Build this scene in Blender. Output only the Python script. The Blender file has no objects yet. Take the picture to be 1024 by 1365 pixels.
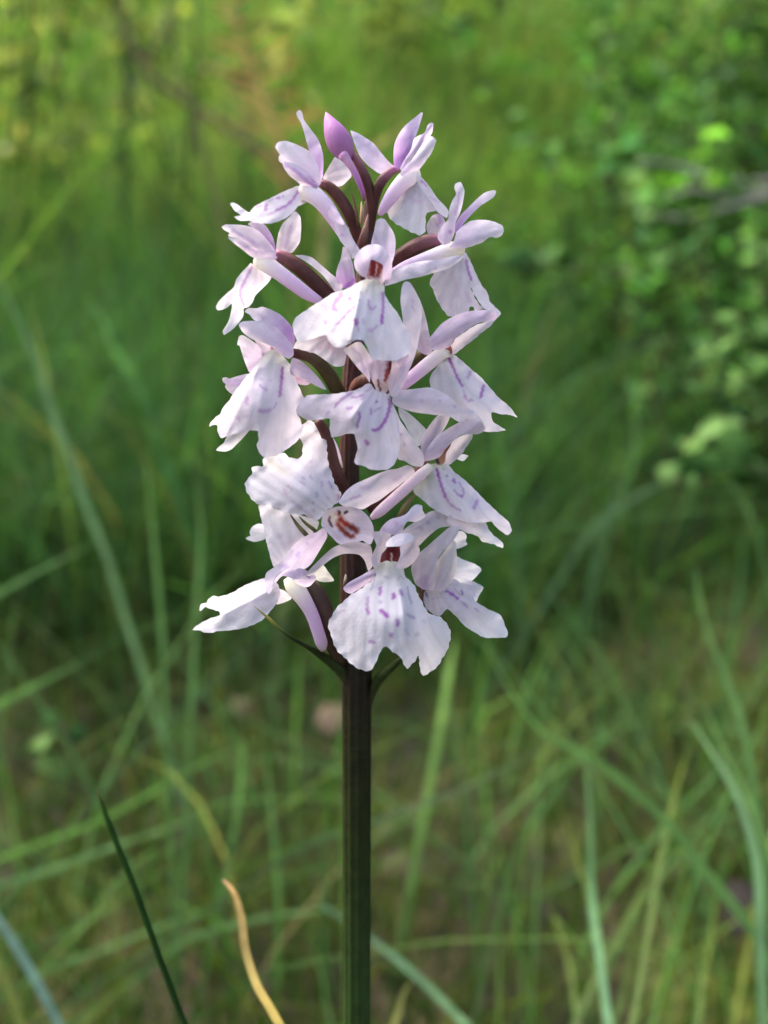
import bpy, math, random
import numpy as np
from mathutils import Vector, Matrix
from mathutils.geometry import delaunay_2d_cdt

random.seed(7)
rng = np.random.default_rng(11)
scene = bpy.context.scene
col = scene.collection
R = math.radians

# ------------------------------------------------------------------ camera
CAM_H = 0.22                    # metres above the ground
PITCH = R(16.0)
FOV = R(60.0)
F = 682.5 / math.tan(FOV / 2)   # focal length in photograph pixels (1024 x 1365)
cam_d = bpy.data.cameras.new('camera')
cam = bpy.data.objects.new('camera', cam_d)
col.objects.link(cam)
cam.location = (0, 0, CAM_H)
cam.rotation_euler = (R(90) - PITCH, 0, 0)
cam_d.sensor_fit = 'VERTICAL'
cam_d.sensor_height = 4.8
cam_d.lens = 2.4 / math.tan(FOV / 2)
cam_d.clip_start = 0.005
cam_d.clip_end = 300
cam_d.dof.use_dof = True
cam_d.dof.focus_distance = 0.0792
cam_d.dof.aperture_fstop = 2.25
scene.camera = cam

# ------------------------------------------------------------------ sky, sun, exposure
SUN_EL, SUN_AZ = R(52), R(-60)      # from the left, a little behind the flower
world = bpy.data.worlds.new('World')
scene.world = world
world.use_nodes = True
nt = world.node_tree
bg = nt.nodes['Background']
sky = nt.nodes.new('ShaderNodeTexSky')
sky.sky_type = 'NISHITA'
sky.sun_disc = False
sky.sun_elevation = SUN_EL
sky.sun_rotation = SUN_AZ
sky.air_density = 0.9
sky.dust_density = 5.0
sky.ozone_density = 0.6
nt.links.new(sky.outputs['Color'], bg.inputs['Color'])
bg.inputs['Strength'].default_value = 0.15
sd = bpy.data.lights.new('sun', 'SUN')
sd.energy = 1.2
sd.angle = R(40)
sd.color = (1.0, 0.97, 0.92)
sun = bpy.data.objects.new('sun', sd)
col.objects.link(sun)
sun_dir = Vector((math.sin(SUN_AZ) * math.cos(SUN_EL), math.cos(SUN_AZ) * math.cos(SUN_EL), math.sin(SUN_EL)))
sun.rotation_euler = sun_dir.to_track_quat('Z', 'Y').to_euler()
vs = scene.view_settings
vs.view_transform = 'Standard'
vs.look = 'None'
vs.exposure = 2.2
vs.gamma = 1.0
scene.cycles.use_denoising = True
scene.cycles.max_bounces = 10
scene.cycles.diffuse_bounces = 6
scene.cycles.transmission_bounces = 8
scene.cycles.caustics_reflective = False
scene.cycles.caustics_refractive = False

# ------------------------------------------------------------------ pixel -> place helpers
CR = np.array((1.0, 0, 0))
CF = np.array((0, math.cos(PITCH), -math.sin(PITCH)))
CU = np.array((0, math.sin(PITCH), math.cos(PITCH)))
CO = np.array((0, 0, CAM_H))
def P(px, py, w):
    """point at depth w (metres along the view axis) behind pixel (px, py) of the photograph"""
    px = np.asarray(px, float); py = np.asarray(py, float); w = np.asarray(w, float)
    xn = (px - 512) / F; yn = (682.5 - py) / F
    return CO + w[..., None] * (CF + xn[..., None] * CR + yn[..., None] * CU)
LEAN = R(8)
W0 = 0.0845 * math.cos(LEAN)
def waxis(py):
    yn = (682.5 - np.asarray(py, float)) / F
    return W0 / (math.cos(LEAN) + yn * math.sin(LEAN))
def PO(px, py, d):
    """point of the orchid: d millimetres in front of its axis"""
    return P(px, py, waxis(py) - np.asarray(d, float) * .82e-3)
def ground_z(x, y):
    x = np.asarray(x, float); y = np.asarray(y, float)
    z = 0.010 * np.sin(x * 9 + 1.3) * np.cos(y * 7) + 0.006 * np.sin(x * 23 + y * 17)
    z = z + 0.05 * np.clip(y - 0.5, 0, 6) + 0.03 * np.sin(x * 1.3 + 2) * np.clip(y - .5, 0, 2)
    b = np.clip(y - 1.1, 0, 9)                      # a bank rises behind the clearing
    return z + .40 * b * b / (b + .35)

# ------------------------------------------------------------------ object helpers
def link(name, me, mat=None, parent=None):
    o = bpy.data.objects.new(name, me)
    col.objects.link(o)
    if mat is not None and me is not None:
        me.materials.append(mat)
    if parent is not None:
        o.parent = parent
    return o
def tag(o, label=None, cat=None, group=None, kind=None):
    if label: o['label'] = label
    if cat: o['category'] = cat
    if group: o['group'] = group
    if kind: o['kind'] = kind
    return o
def empty(name, loc):
    o = bpy.data.objects.new(name, None)
    o.empty_display_size = 0.01
    col.objects.link(o)
    o.location = loc
    return o
def make_mesh(name, verts, faces, cols=None, smooth=True):
    """verts (n,3), faces (m,k) with one k"""
    me = bpy.data.meshes.new(name)
    verts = np.asarray(verts, np.float32); faces = np.asarray(faces, np.int32)
    m, k = faces.shape
    me.vertices.add(len(verts)); me.vertices.foreach_set('co', verts.ravel())
    me.loops.add(m * k); me.loops.foreach_set('vertex_index', faces.ravel())
    me.polygons.add(m)
    me.polygons.foreach_set('loop_start', np.arange(0, m * k, k, dtype=np.int32))
    if smooth:
        me.polygons.foreach_set('use_smooth', np.ones(m, bool))
    me.update(calc_edges=True)
    if cols is not None:
        a = me.color_attributes.new('Col', 'FLOAT_COLOR', 'POINT')
        c = np.ones((len(verts), 4), np.float32); c[:, :3] = cols
        a.data.foreach_set('color', c.ravel())
    return me
def catmull(pts, n):
    """open Catmull-Rom through rows of pts, n samples"""
    p = np.asarray(pts, float)
    if len(p) == 2:
        t = np.linspace(0, 1, n)[:, None]
        return p[0] * (1 - t) + p[1] * t
    q = np.vstack([2 * p[0] - p[1], p, 2 * p[-1] - p[-2]])
    u = np.linspace(0, len(p) - 1 - 1e-9, n)
    i = u.astype(int); f = (u - i)[:, None]
    a, b, c, d = q[i], q[i + 1], q[i + 2], q[i + 3]
    return .5 * (2 * b + (c - a) * f + (2 * a - 5 * b + 4 * c - d) * f ** 2 + (3 * b - a - 3 * c + d) * f ** 3)

# ------------------------------------------------------------------ materials
def mat_sheet(name, transl=0.4, rough=0.55, spec=0.25, bump=0.3, bscale=4000, mottle=0.12, mscale=600, warm=(1, 1, 1)):
    """thin living tissue: colour from the mesh, fine relief and mottling from noise"""
    m = bpy.data.materials.new(name); m.use_nodes = True
    n = m.node_tree.nodes; l = m.node_tree.links
    out = n['Material Output']; pb = n['Principled BSDF']
    at = n.new('ShaderNodeAttribute'); at.attribute_name = 'Col'
    tc = n.new('ShaderNodeTexCoord')
    no = n.new('ShaderNodeTexNoise'); no.inputs['Scale'].default_value = mscale; no.inputs['Detail'].default_value = 4
    l.new(tc.outputs['Object'], no.inputs['Vector'])
    mr = n.new('ShaderNodeMapRange'); mr.inputs['From Min'].default_value = .3; mr.inputs['From Max'].default_value = .7
    mr.inputs['To Min'].default_value = 1 - mottle; mr.inputs['To Max'].default_value = 1 + mottle
    l.new(no.outputs['Fac'], mr.inputs['Value'])
    mx = n.new('ShaderNodeVectorMath'); mx.operation = 'SCALE'
    l.new(at.outputs['Color'], mx.inputs[0]); l.new(mr.outputs['Result'], mx.inputs['Scale'])
    l.new(mx.outputs['Vector'], pb.inputs['Base Color'])
    pb.inputs['Roughness'].default_value = rough
    pb.inputs['Specular IOR Level'].default_value = spec
    vo = n.new('ShaderNodeTexNoise'); vo.inputs['Scale'].default_value = bscale; vo.inputs['Detail'].default_value = 3
    l.new(tc.outputs['Object'], vo.inputs['Vector'])
    bp = n.new('ShaderNodeBump'); bp.inputs['Strength'].default_value = bump; bp.inputs['Distance'].default_value = 0.0002
    l.new(vo.outputs['Fac'], bp.inputs['Height'])
    l.new(bp.outputs['Normal'], pb.inputs['Normal'])
    if transl > 0:
        tr = n.new('ShaderNodeBsdfTranslucent')
        wv = n.new('ShaderNodeVectorMath'); wv.operation = 'MULTIPLY'; wv.inputs[1].default_value = warm
        l.new(mx.outputs['Vector'], wv.inputs[0]); l.new(wv.outputs['Vector'], tr.inputs['Color'])
        ms = n.new('ShaderNodeMixShader'); ms.inputs['Fac'].default_value = transl
        l.new(pb.outputs['BSDF'], ms.inputs[1]); l.new(tr.outputs['BSDF'], ms.inputs[2])
        l.new(ms.outputs['Shader'], out.inputs['Surface'])
    return m
M_PETAL = mat_sheet('petal_tissue', transl=.5, rough=.5, spec=.2, bump=.32, bscale=4500, mottle=.04, mscale=900)
M_STEM = mat_sheet('stem_skin', transl=0, rough=.42, spec=.12, bump=.4, bscale=2500, mottle=.25, mscale=700)
M_GRASS = mat_sheet('grass_blade_tissue', transl=.52, rough=.7, spec=.06, bump=.1, bscale=1500, mottle=.15, mscale=90, warm=(1.05, 1.22, .6))
M_LEAF = mat_sheet('leaf_tissue', transl=.45, rough=.6, spec=.08, bump=.1, bscale=700, mottle=.15, mscale=80, warm=(1.1, 1.18, .7))
M_DRY = mat_sheet('dry_plant_matter', transl=.15, rough=.75, spec=.15, bump=.4, bscale=600, mottle=.3, mscale=120)
M_BARK = mat_sheet('bark', transl=0, rough=.85, spec=.1, bump=.6, bscale=300, mottle=.4, mscale=60)

def mat_ground():
    m = bpy.data.materials.new('forest_floor'); m.use_nodes = True
    n = m.node_tree.nodes; l = m.node_tree.links; pb = n['Principled BSDF']
    tc = n.new('ShaderNodeTexCoord')
    a = n.new('ShaderNodeTexNoise'); a.inputs['Scale'].default_value = 14; a.inputs['Detail'].default_value = 8
    b = n.new('ShaderNodeTexNoise'); b.inputs['Scale'].default_value = 90; b.inputs['Detail'].default_value = 6
    l.new(tc.outputs['Object'], a.inputs['Vector']); l.new(tc.outputs['Object'], b.inputs['Vector'])
    r = n.new('ShaderNodeValToRGB')
    e = r.color_ramp.elements
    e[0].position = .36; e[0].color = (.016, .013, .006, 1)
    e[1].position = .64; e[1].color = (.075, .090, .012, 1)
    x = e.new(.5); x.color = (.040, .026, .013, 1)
    l.new(a.outputs['Fac'], r.inputs['Fac'])
    r2 = n.new('ShaderNodeMapRange'); r2.inputs['From Min'].default_value = .3; r2.inputs['From Max'].default_value = .7
    r2.inputs['To Min'].default_value = .45; r2.inputs['To Max'].default_value = 1.6
    l.new(b.outputs['Fac'], r2.inputs['Value'])
    mx = n.new('ShaderNodeVectorMath'); mx.operation = 'SCALE'
    l.new(r.outputs['Color'], mx.inputs[0]); l.new(r2.outputs['Result'], mx.inputs['Scale'])
    l.new(mx.outputs['Vector'], pb.inputs['Base Color'])
    pb.inputs['Roughness'].default_value = .9
    bp = n.new('ShaderNodeBump'); bp.inputs['Strength'].default_value = .8; bp.inputs['Distance'].default_value = .01
    l.new(b.outputs['Fac'], bp.inputs['Height']); l.new(bp.outputs['Normal'], pb.inputs['Normal'])
    return m

# ------------------------------------------------------------------ ground
def build_ground():
    s = np.concatenate([-np.geomspace(60, 1.2, 26), np.linspace(-1.1, 1.1, 70), np.geomspace(1.2, 60, 26)])
    t = np.concatenate([-np.geomspace(8, .3, 8), np.linspace(-.25, 2, 90), np.geomspace(2.05, 90, 40)])
    X, Y = np.meshgrid(s, t)
    Z = ground_z(X, Y)
    v = np.stack([X, Y, Z], -1).reshape(-1, 3)
    nx, ny = len(s), len(t)
    i = (np.arange(ny - 1)[:, None] * nx + np.arange(nx - 1)[None]).ravel()
    f = np.stack([i, i + 1, i + 1 + nx, i + nx], -1)
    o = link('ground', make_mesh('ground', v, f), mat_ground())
    tag(o, 'mossy brown ground under the grass', 'ground', kind='structure')
build_ground()

# ------------------------------------------------------------------ loose vegetation that nobody could count
def lerp(a, b, t): return a + (b - a) * t
def grass_arrays(n, base, h, w, az, lean, cols, tipc=None, seg=5):
    """n blades: base (n,3), height, width, azimuth of the lean, lean amount, colours (n,3)"""
    t = np.linspace(0, 1, seg + 1)
    dx = np.cos(az); dy = np.sin(az)
    cx = base[:, 0, None] + dx[:, None] * (lean * h)[:, None] * t ** 2.0
    cy = base[:, 1, None] + dy[:, None] * (lean * h)[:, None] * t ** 2.0
    cz = base[:, 2, None] + h[:, None] * (t * (1 - .25 * np.clip(lean, 0, 2)[:, None] * t ** 1.5))
    ww = (w[:, None] * .5) * (1 - t ** 2.2) * (1 - .25 * (1 - t)) + 1e-5
    fa = az + math.pi / 2 + rng.normal(0, .5, n)
    sx = np.cos(fa)[:, None] * ww; sy = np.sin(fa)[:, None] * ww
    L = np.stack([cx - sx, cy - sy, cz], -1); Rr = np.stack([cx + sx, cy + sy, cz], -1)
    v = np.stack([L, Rr], 2).reshape(-1, 3)
    k = np.arange(seg) * 2
    q = np.stack([k, k + 1, k + 3, k + 2], -1)[None] + (np.arange(n) * (seg + 1) * 2)[:, None, None]
    c = np.repeat(cols[:, None, :], (seg + 1) * 2, 1)
    if tipc is not None:
        tt = np.repeat(t, 2)[None, :, None]
        c = c * (1 - .5 * tt) + tipc[:, None, :] * .5 * tt
    return v, q.reshape(-1, 4), c.reshape(-1, 3)
def pal(n, entries):
    """random palette: entries of (weight, rgb, jitter)"""
    wts = np.array([e[0] for e in entries], float); wts /= wts.sum()
    k = rng.choice(len(entries), n, p=wts)
    c = np.array([e[1] for e in entries])[k]
    return c * np.exp(rng.normal(0, .22, (n, 1))) * np.exp(rng.normal(0, .06, (n, 3)))
def fan(n, y0, y1, spread=.60, pad=.08, power=1.0, xmin=-1, xmax=1):
    y = y0 + (y1 - y0) * rng.random(n) ** power
    x = (rng.random(n) * (xmax - xmin) + xmin) * (spread * y + pad)
    return x, y
DEEP = (.034, .105, .020); TEAL = (.036, .115, .042); MID = (.065, .165, .022)
YEL = (.14, .195, .055); LIME = (.20, .27, .075); STRAW = (.24, .18, .08); BRN = (.10, .065, .03); OLIVE = (.075, .085, .02)  # YEL and LIME brightened and paled: sun and haze painted into far green
def add_grass(name, label, sets):
    V, Q, C = [], [], []; off = 0
    for (n, y0, y1, hm, hs, wm, lm, palette, kw) in sets:
        x, y = fan(n, y0, y1, **kw)
        keep = np.hypot(x, y - .075) > .035
        x, y = x[keep], y[keep]; m = len(x)
        base = np.stack([x, y, ground_z(x, y) - .004], -1)
        h = np.clip(rng.normal(hm, hs, m), .25 * hm, 2.2 * hm)
        w = wm * np.exp(rng.normal(0, .25, m))
        c = pal(m, palette)
        if y1 < 2:      # tufts of brighter and of darker kinds of grass and moss
            c = c * np.exp(.55 * np.sin(x * 31 + 2 * np.sin(y * 19)) * np.sin(y * 37 + 1.5 * np.sin(x * 23)))[:, None]
        v, q, cc = grass_arrays(m, base, h, w, rng.random(m) * 6.283, np.abs(rng.normal(lm, lm * .6, m)), c, pal(m, palette))
        V.append(v); Q.append(q + off); C.append(cc); off += len(v)
    o = link(name, make_mesh(name, np.vstack(V), np.vstack(Q), np.vstack(C)), M_GRASS)
    tag(o, label, 'grass', kind='stuff')
    return o
near_pal = [(3, (.055, .072, .007), 0), (4, (.030, .080, .008), 0), (6, (.012, .040, .008), 0), (.35, (.13, .10, .04), 0), (1.5, (.052, .036, .012), 0), (1.6, (.095, .115, .010), 0)]  # near grass darkened: tree shade painted into its colours
pale_pal = [(2, (.085, .17, .055), 0), (2, (.055, .13, .04), 0), (1, (.11, .15, .03), 0), (.3, (.16, .13, .06), 0)]
mid_pal = [(4, (.026, .068, .018), 0), (4, (.030, .080, .038), 0), (5, (.050, .105, .022), 0), (.2, (.12, .10, .05), 0), (.8, (.06, .10, .02), 0)]  # middle-distance grass also carries shade in its darker colours
far_pal = [(3.5, MID, 0), (2.5, YEL, 0), (2.6, LIME, 0), (.6, STRAW, 0), (2, DEEP, 0)]
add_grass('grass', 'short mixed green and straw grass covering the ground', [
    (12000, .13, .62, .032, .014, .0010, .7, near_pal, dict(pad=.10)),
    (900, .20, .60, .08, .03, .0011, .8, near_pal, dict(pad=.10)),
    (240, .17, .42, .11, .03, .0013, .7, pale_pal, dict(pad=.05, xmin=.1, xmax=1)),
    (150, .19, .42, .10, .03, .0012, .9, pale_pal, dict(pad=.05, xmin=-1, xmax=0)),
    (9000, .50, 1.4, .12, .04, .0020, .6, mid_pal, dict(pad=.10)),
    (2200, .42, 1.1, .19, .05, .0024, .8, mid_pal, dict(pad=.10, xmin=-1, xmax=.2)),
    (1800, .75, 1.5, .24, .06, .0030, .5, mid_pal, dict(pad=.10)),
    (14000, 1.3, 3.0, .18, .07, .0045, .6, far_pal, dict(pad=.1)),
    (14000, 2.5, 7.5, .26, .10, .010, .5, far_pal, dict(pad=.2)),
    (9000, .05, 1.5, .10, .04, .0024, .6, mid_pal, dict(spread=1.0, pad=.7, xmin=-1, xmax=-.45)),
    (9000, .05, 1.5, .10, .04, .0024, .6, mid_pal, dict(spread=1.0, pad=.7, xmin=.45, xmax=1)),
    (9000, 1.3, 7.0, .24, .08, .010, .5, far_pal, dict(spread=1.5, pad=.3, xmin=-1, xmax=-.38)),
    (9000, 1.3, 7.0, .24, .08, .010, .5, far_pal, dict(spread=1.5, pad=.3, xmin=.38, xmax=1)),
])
def leaf_template(seg=4):
    """pointed oval leaf of length 1 along +x, slightly folded; quads"""
    t = np.linspace(0, 1, seg + 1); w = .32 * np.sin(np.pi * t ** .85) ** .8 + .01
    v = []
    for a, b in zip(t, w):
        v += [(a, -b, .10 * b - .12 * a * a), (a, 0, -.08 * b - .12 * a * a), (a, b, .10 * b - .12 * a * a)]
    f = []
    for i in range(seg):
        k = 3 * i
        f += [(k, k + 1, k + 4, k + 3), (k + 1, k + 2, k + 5, k + 4)]
    return np.array(v), np.array(f)
LV, LF = leaf_template()
LV2, LF2 = leaf_template(2)
def rot_arrays(n, up_bias=.6):
    """random orientations (n,3,3) with leaf normals biased upward"""
    nrm = rng.normal(0, 1, (n, 3)); nrm /= np.linalg.norm(nrm, axis=1)[:, None]
    nrm[:, 2] = np.abs(nrm[:, 2]) + up_bias; nrm /= np.linalg.norm(nrm, axis=1)[:, None]
    d = rng.normal(0, 1, (n, 3)); d -= nrm * (d * nrm).sum(1)[:, None]; d /= np.linalg.norm(d, axis=1)[:, None]
    s = np.cross(nrm, d)
    return np.stack([d, s, nrm], -1)
def leaf_cloud(pos, size, cols, tmpl=None, up_bias=.6):
    lv, lf = tmpl if tmpl else (LV2, LF2)
    n = len(pos); Rm = rot_arrays(n, up_bias)
    v = np.einsum('nij,kj->nki', Rm, lv) * size[:, None, None] + pos[:, None, :]
    f = lf[None] + (np.arange(n) * len(lv))[:, None, None]
    return v.reshape(-1, 3), f.reshape(-1, 4), np.repeat(cols, len(lv), 0)
def tube_arrays(pts, rad, cols, sides=7, ridges=0, ridge=0.0):
    pts = np.asarray(pts, float); n = len(pts)
    tg = np.gradient(pts, axis=0); tg /= np.linalg.norm(tg, axis=1)[:, None] + 1e-12
    ref = np.array((1., .13, .07)); 
    if abs(tg[:, 0]).mean() > .8: ref = np.array((.1, 1., .1))
    a = np.cross(tg, ref); a /= np.linalg.norm(a, axis=1)[:, None]
    b = np.cross(tg, a)
    th = np.arange(sides) / sides * 2 * np.pi
    rr = np.asarray(rad, float)[:, None] * (1 + ridge * np.cos(th * ridges)[None])
    v = pts[:, None] + rr[..., None] * (a[:, None] * np.cos(th)[None, :, None] + b[:, None] * np.sin(th)[None, :, None])
    f = []
    for i in range(n - 1):
        for j in range(sides):
            k = (j + 1) % sides
            f.append((i * sides + j, i * sides + k, (i + 1) * sides + k, (i + 1) * sides + j))
    v = v.reshape(-1, 3)
    v = np.vstack([v, pts[:1], pts[-1:]])
    for j in range(sides):
        k = (j + 1) % sides
        f.append((len(v) - 2, k, j, j)); f.append((len(v) - 1, (n - 1) * sides + j, (n - 1) * sides + k, (n - 1) * sides + k))
    cols = np.asarray(cols, float)
    c = np.repeat(cols, sides, 0) if cols.ndim == 2 else np.tile(cols, (n * sides, 1))
    c = np.vstack([c, c[:1], c[-1:]])
    return v, f, c
def mesh_any(name, verts, faces, cols):
    """faces may hold repeated last vertex for triangles"""
    me = bpy.data.meshes.new(name)
    fl = [tuple(f[:3]) if len(f) == 4 and f[2] == f[3] else tuple(f) for f in faces]
    me.from_pydata([tuple(v) for v in verts], [], fl)
    me.polygons.foreach_set('use_smooth', np.ones(len(me.polygons), bool))
    a = me.color_attributes.new('Col', 'FLOAT_COLOR', 'POINT')
    c = np.ones((len(verts), 4), np.float32); c[:, :3] = cols
    a.data.foreach_set('color', c.ravel())
    return me
def tube_obj(name, pts, rad, cols, mat, parent=None, sides=7, n=14, origin=(0, 0, 0), **kw):
    d = catmull(np.column_stack([pts, rad]), n)
    if np.ndim(cols) == 2: cols = catmull(cols, n)
    v, f, c = tube_arrays(d[:, :3] - np.array(origin), np.abs(d[:, 3]), cols, sides, **kw)
    return link(name, mesh_any(name, v, f, c), mat, parent)

# ------------------------------------------------------------------ shrubs, saplings and the wood behind
def shrub(name, label, cat, base, height, radius, nleaf, leaf, palette, nstem=9, group=None, stemcol=(.05, .035, .02), flat=1.0, up=.6, twig=.0014):
    base = np.array((base[0], base[1], float(ground_z(base[0], base[1]))))
    root = empty(name, base)
    tag(root, label, cat, group)
    V, Fc, C = [], [], []; off = 0; tips = []
    for i in range(nstem):
        a = rng.random() * 6.283; rr = radius * math.sqrt(rng.random())
        end = np.array((math.cos(a) * rr, math.sin(a) * rr * flat, height * (.55 + .45 * rng.random())))
        st = np.array((math.cos(a), math.sin(a), 0)) * radius * .12
        mid = (st + end) / 2 + rng.normal(0, radius * .10, 3)
        p = catmull([st, mid, end], 9)
        v, f, c = tube_arrays(p, np.linspace(twig * 1.6, twig * .4, 9), np.array(stemcol), 5)
        V.append(v); Fc += [tuple(np.array(q) + off) for q in f]; C.append(c); off += len(v)
        tips.append(p)
        for k in range(4):      # side twigs
            q0 = p[rng.integers(3, 8)]
            q1 = q0 + rng.normal(0, 1, 3) * np.array((1, flat, .6)) * radius * .28 + np.array((0, 0, height * .08))
            pp = catmull([q0, (q0 + q1) / 2 + rng.normal(0, radius * .04, 3), q1], 6)
            v, f, c = tube_arrays(pp, np.linspace(twig * .8, twig * .3, 6), np.array(stemcol), 4)
            V.append(v); Fc += [tuple(np.array(q) + off) for q in f]; C.append(c); off += len(v)
            tips.append(pp)
    link('stem', mesh_any('stem', np.vstack(V), Fc, np.vstack(C)), M_BARK, root)
    k = rng.integers(0, len(tips), nleaf)
    pos = np.empty((nleaf, 3))
    for i, kk in enumerate(k):
        p = tips[kk]; u = rng.random() ** .6 * (len(p) - 1.001); j = int(u)
        pos[i] = lerp(p[j], p[j + 1], u - j) + rng.normal(0, leaf * .55, 3)
    pos[:, 2] = np.maximum(pos[:, 2], .004)
    sz = leaf * np.exp(rng.normal(0, .25, nleaf))
    lc = pal(nleaf, palette) * np.exp(rng.normal(0, .35, (nleaf, 1)))
    v, f, c = leaf_cloud(pos, sz, np.clip(lc, 0, .45), None, up)
    fo = link('foliage', make_mesh('foliage', v, f, c), M_LEAF, root)
    fo['kind'] = 'stuff'
    return root
LGREEN = (.070, .165, .024); BGREEN = (.052, .145, .036); DGREEN = (.022, .062, .014); PALE = (.12, .215, .065)
berry = [(4, LGREEN, 0), (4, BGREEN, 0), (3, DGREEN, 0), (1, PALE, 0)]
berry_far = [(4, LGREEN, 0), (3, BGREEN, 0), (2, LIME, 0), (1, PALE, 0)]
G_B = 'low leafy shrubs beside the grass'
# (x, y, height, radius, leaves, leaf length, label)
SHR = [
    (.33, .62, .30, .20, 3000, .011, 'low leafy shrub on the right with bare soil-dark gaps below it'),
    (.50, .80, .42, .26, 4500, .013, 'taller leafy shrub behind the low one, reached by the bare grey twigs'),
    (.27, .98, .44, .25, 4500, .014, 'bushy shrub rising straight behind the upper right flowers'),
    (.70, 1.25, .62, .36, 6000, .016, 'tall dark green shrub at the right edge of the clearing'),
    (.52, 1.5, .64, .38, 6000, .018, 'sunlit shrub between the bushy shrub and the bank'),
    (.85, 1.9, .80, .5, 3000, .02, 'big light green shrub at the foot of the bank'),
    (.80, 2.4, .70, .5, 3000, .02, 'yellow-green shrub growing high on the bank'),
]
for i, (x, y, h, r, n, lf, lab) in enumerate(SHR):
    shrub('leafy_shrub', lab, 'shrub', (x, y), h, r, n, lf, berry if i < 4 else berry_far, nstem=26, group=G_B)
yel_pal = [(3, LIME, 0), (1.5, YEL, 0), (2, LGREEN, 0), (3, (.32, .38, .07), 0)]  # brightest yellow-green paints the glow of sunlit leaves
G_S = 'young saplings at the back of the clearing'
SAP = [
    (-.62, 1.40, .85, .26, 1000, .026, 'thin sapling with yellow-green leaves at the far left'),
    (-.30, 1.55, .95, .28, 900, .026, 'sapling with sunlit leaves behind the brown leaning branch'),
    (-.02, 2.3, 1.0, .40, 1100, .032, 'pale green sapling behind the topmost bud'),
    (.75, 2.6, 1.4, .55, 1100, .03, 'full green sapling above the shrubs'),
    (1.5, 3.0, 1.7, .7, 1100, .035, 'broad sapling beyond the shrub at the edge of the clearing'),
]
for (x, y, h, r, n, lf, lab) in SAP:
    shrub('sapling', lab, 'sapling', (x, y), h, r, n, lf, yel_pal, nstem=8, group=G_S, up=.3, twig=.0016)
def far_wood():
    n = 26000
    x = (rng.random(n) * 2 - 1) * 11; y = 6.5 + rng.random(n) ** 1.3 * 6
    z = rng.random(n) ** 1.1 * 4.0
    dens = np.sin(x * 1.7 + 1) + np.sin(x * .8 + z * 1.9) + np.sin(z * 2.7 + y)
    k = dens > -.9
    pos = np.stack([x, y, z + ground_z(x, y)], -1)[k]; m = len(pos)
    v, f, c = leaf_cloud(pos, .16 * np.exp(rng.normal(0, .3, m)), pal(m, yel_pal), None, .3)
    o = link('distant_wood', make_mesh('distant_wood', v, f, c), M_LEAF)
    tag(o, 'sunlit yellow-green wood closing off the clearing far behind', 'wood', kind='stuff')
far_wood()

# ------------------------------------------------------------------ single things in the background
def to_ground(p, q):
    """continue the line p->q down to the ground"""
    d = q - p; d = d / np.linalg.norm(d)
    d[2] = min(d[2], -.55); d /= np.linalg.norm(d)
    s = 0; r = q.copy()
    while r[2] > float(ground_z(r[0], r[1])) - .004 and s < 2:
        r = r + d * .004; s += .004
    return r
def blade_thing(name, label, pix, w, width_px, c0, c1, group=None, cat='grass blade', reach=True, mat=None, c_tip=None, round_=False, taper=.5):
    """a blade traced from tip (first) to base; w = depth at the tip and at the last pixel; runs on to the ground"""
    pix = np.asarray(pix, float)
    ww = np.linspace(w[0], w[1], len(pix))
    pts = [P(a, b, z) for (a, b), z in zip(pix, ww)]
    pts = catmull(pts, 22)
    if reach:
        g = to_ground(pts[-4], pts[-1])
        k = max(2, int(np.linalg.norm(g - pts[-1]) / .012) + 1)
        ext = np.array([lerp(pts[-1], g, u) for u in np.linspace(0, 1, k + 1)[1:]])
        pts = np.vstack([pts, ext])
    base = pts[-1].copy()
    n = len(pts)
    wid = .70 * width_px / F * (w[0] + w[1]) / 2
    t = np.linspace(0, 1, n)
    half = wid * .5 * np.clip(t / (taper * .7), .05, 1) ** .7
    tg = np.gradient(pts, axis=0); tg /= np.linalg.norm(tg, axis=1)[:, None]
    view = pts - CO; view /= np.linalg.norm(view, axis=1)[:, None]
    tw = .55 * np.sin(t * 2.2 + rng.random() * 6)[:, None]
    side = np.cross(tg, view); side /= np.linalg.norm(side, axis=1)[:, None] + 1e-9
    nrm = np.cross(side, tg)
    s2 = side * np.cos(tw) + nrm * np.sin(tw); n2 = np.cross(s2, tg)
    th = half * (.9 if round_ else .16)
    A = pts - s2 * half[:, None]; B = pts + n2 * th[:, None]; C_ = pts + s2 * half[:, None]; D = pts - n2 * (th * (1 if round_ else .3))[:, None]
    V = np.stack([A, B, C_, D], 1).reshape(-1, 3) - base
    f = []
    if not round_:          # flat blade: a shallow keel, one sheet
        V = np.stack([A, B, C_], 1).reshape(-1, 3) - base
        for i in range(n - 1):
            for j in range(2):
                f.append((i * 3 + j, i * 3 + j + 1, (i + 1) * 3 + j + 1, (i + 1) * 3 + j))
    for i in range(n - 1 if round_ else 0):
        for j in range(4):
            k = (j + 1) % 4
            f.append((i * 4 + j, i * 4 + k, (i + 1) * 4 + k, (i + 1) * 4 + j))
    if round_:
        f.append((0, 1, 2, 3)); f.append(tuple((n - 1) * 4 + j for j in (3, 2, 1, 0)))
    c = np.array(c0)[None] * (1 - t[:, None]) + np.array(c1)[None] * t[:, None]
    if c_tip is not None:
        k = np.clip(1 - t / .06, 0, 1)[:, None]
        c = c * (1 - k) + np.array(c_tip) * k
    c = np.repeat(c * (1 + .10 * rng.normal(0, 1, (n, 1))), 4 if round_ else 3, 0)
    o = link(name, make_mesh(name, V, np.array(f), c), mat or M_GRASS)
    o.location = base
    tag(o, label, cat, group)
    return o
BG1 = (.14, .25, .085); BG2 = (.080, .165, .050); BT = (.15, .27, .12); BO = (.10, .135, .022)
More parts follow.
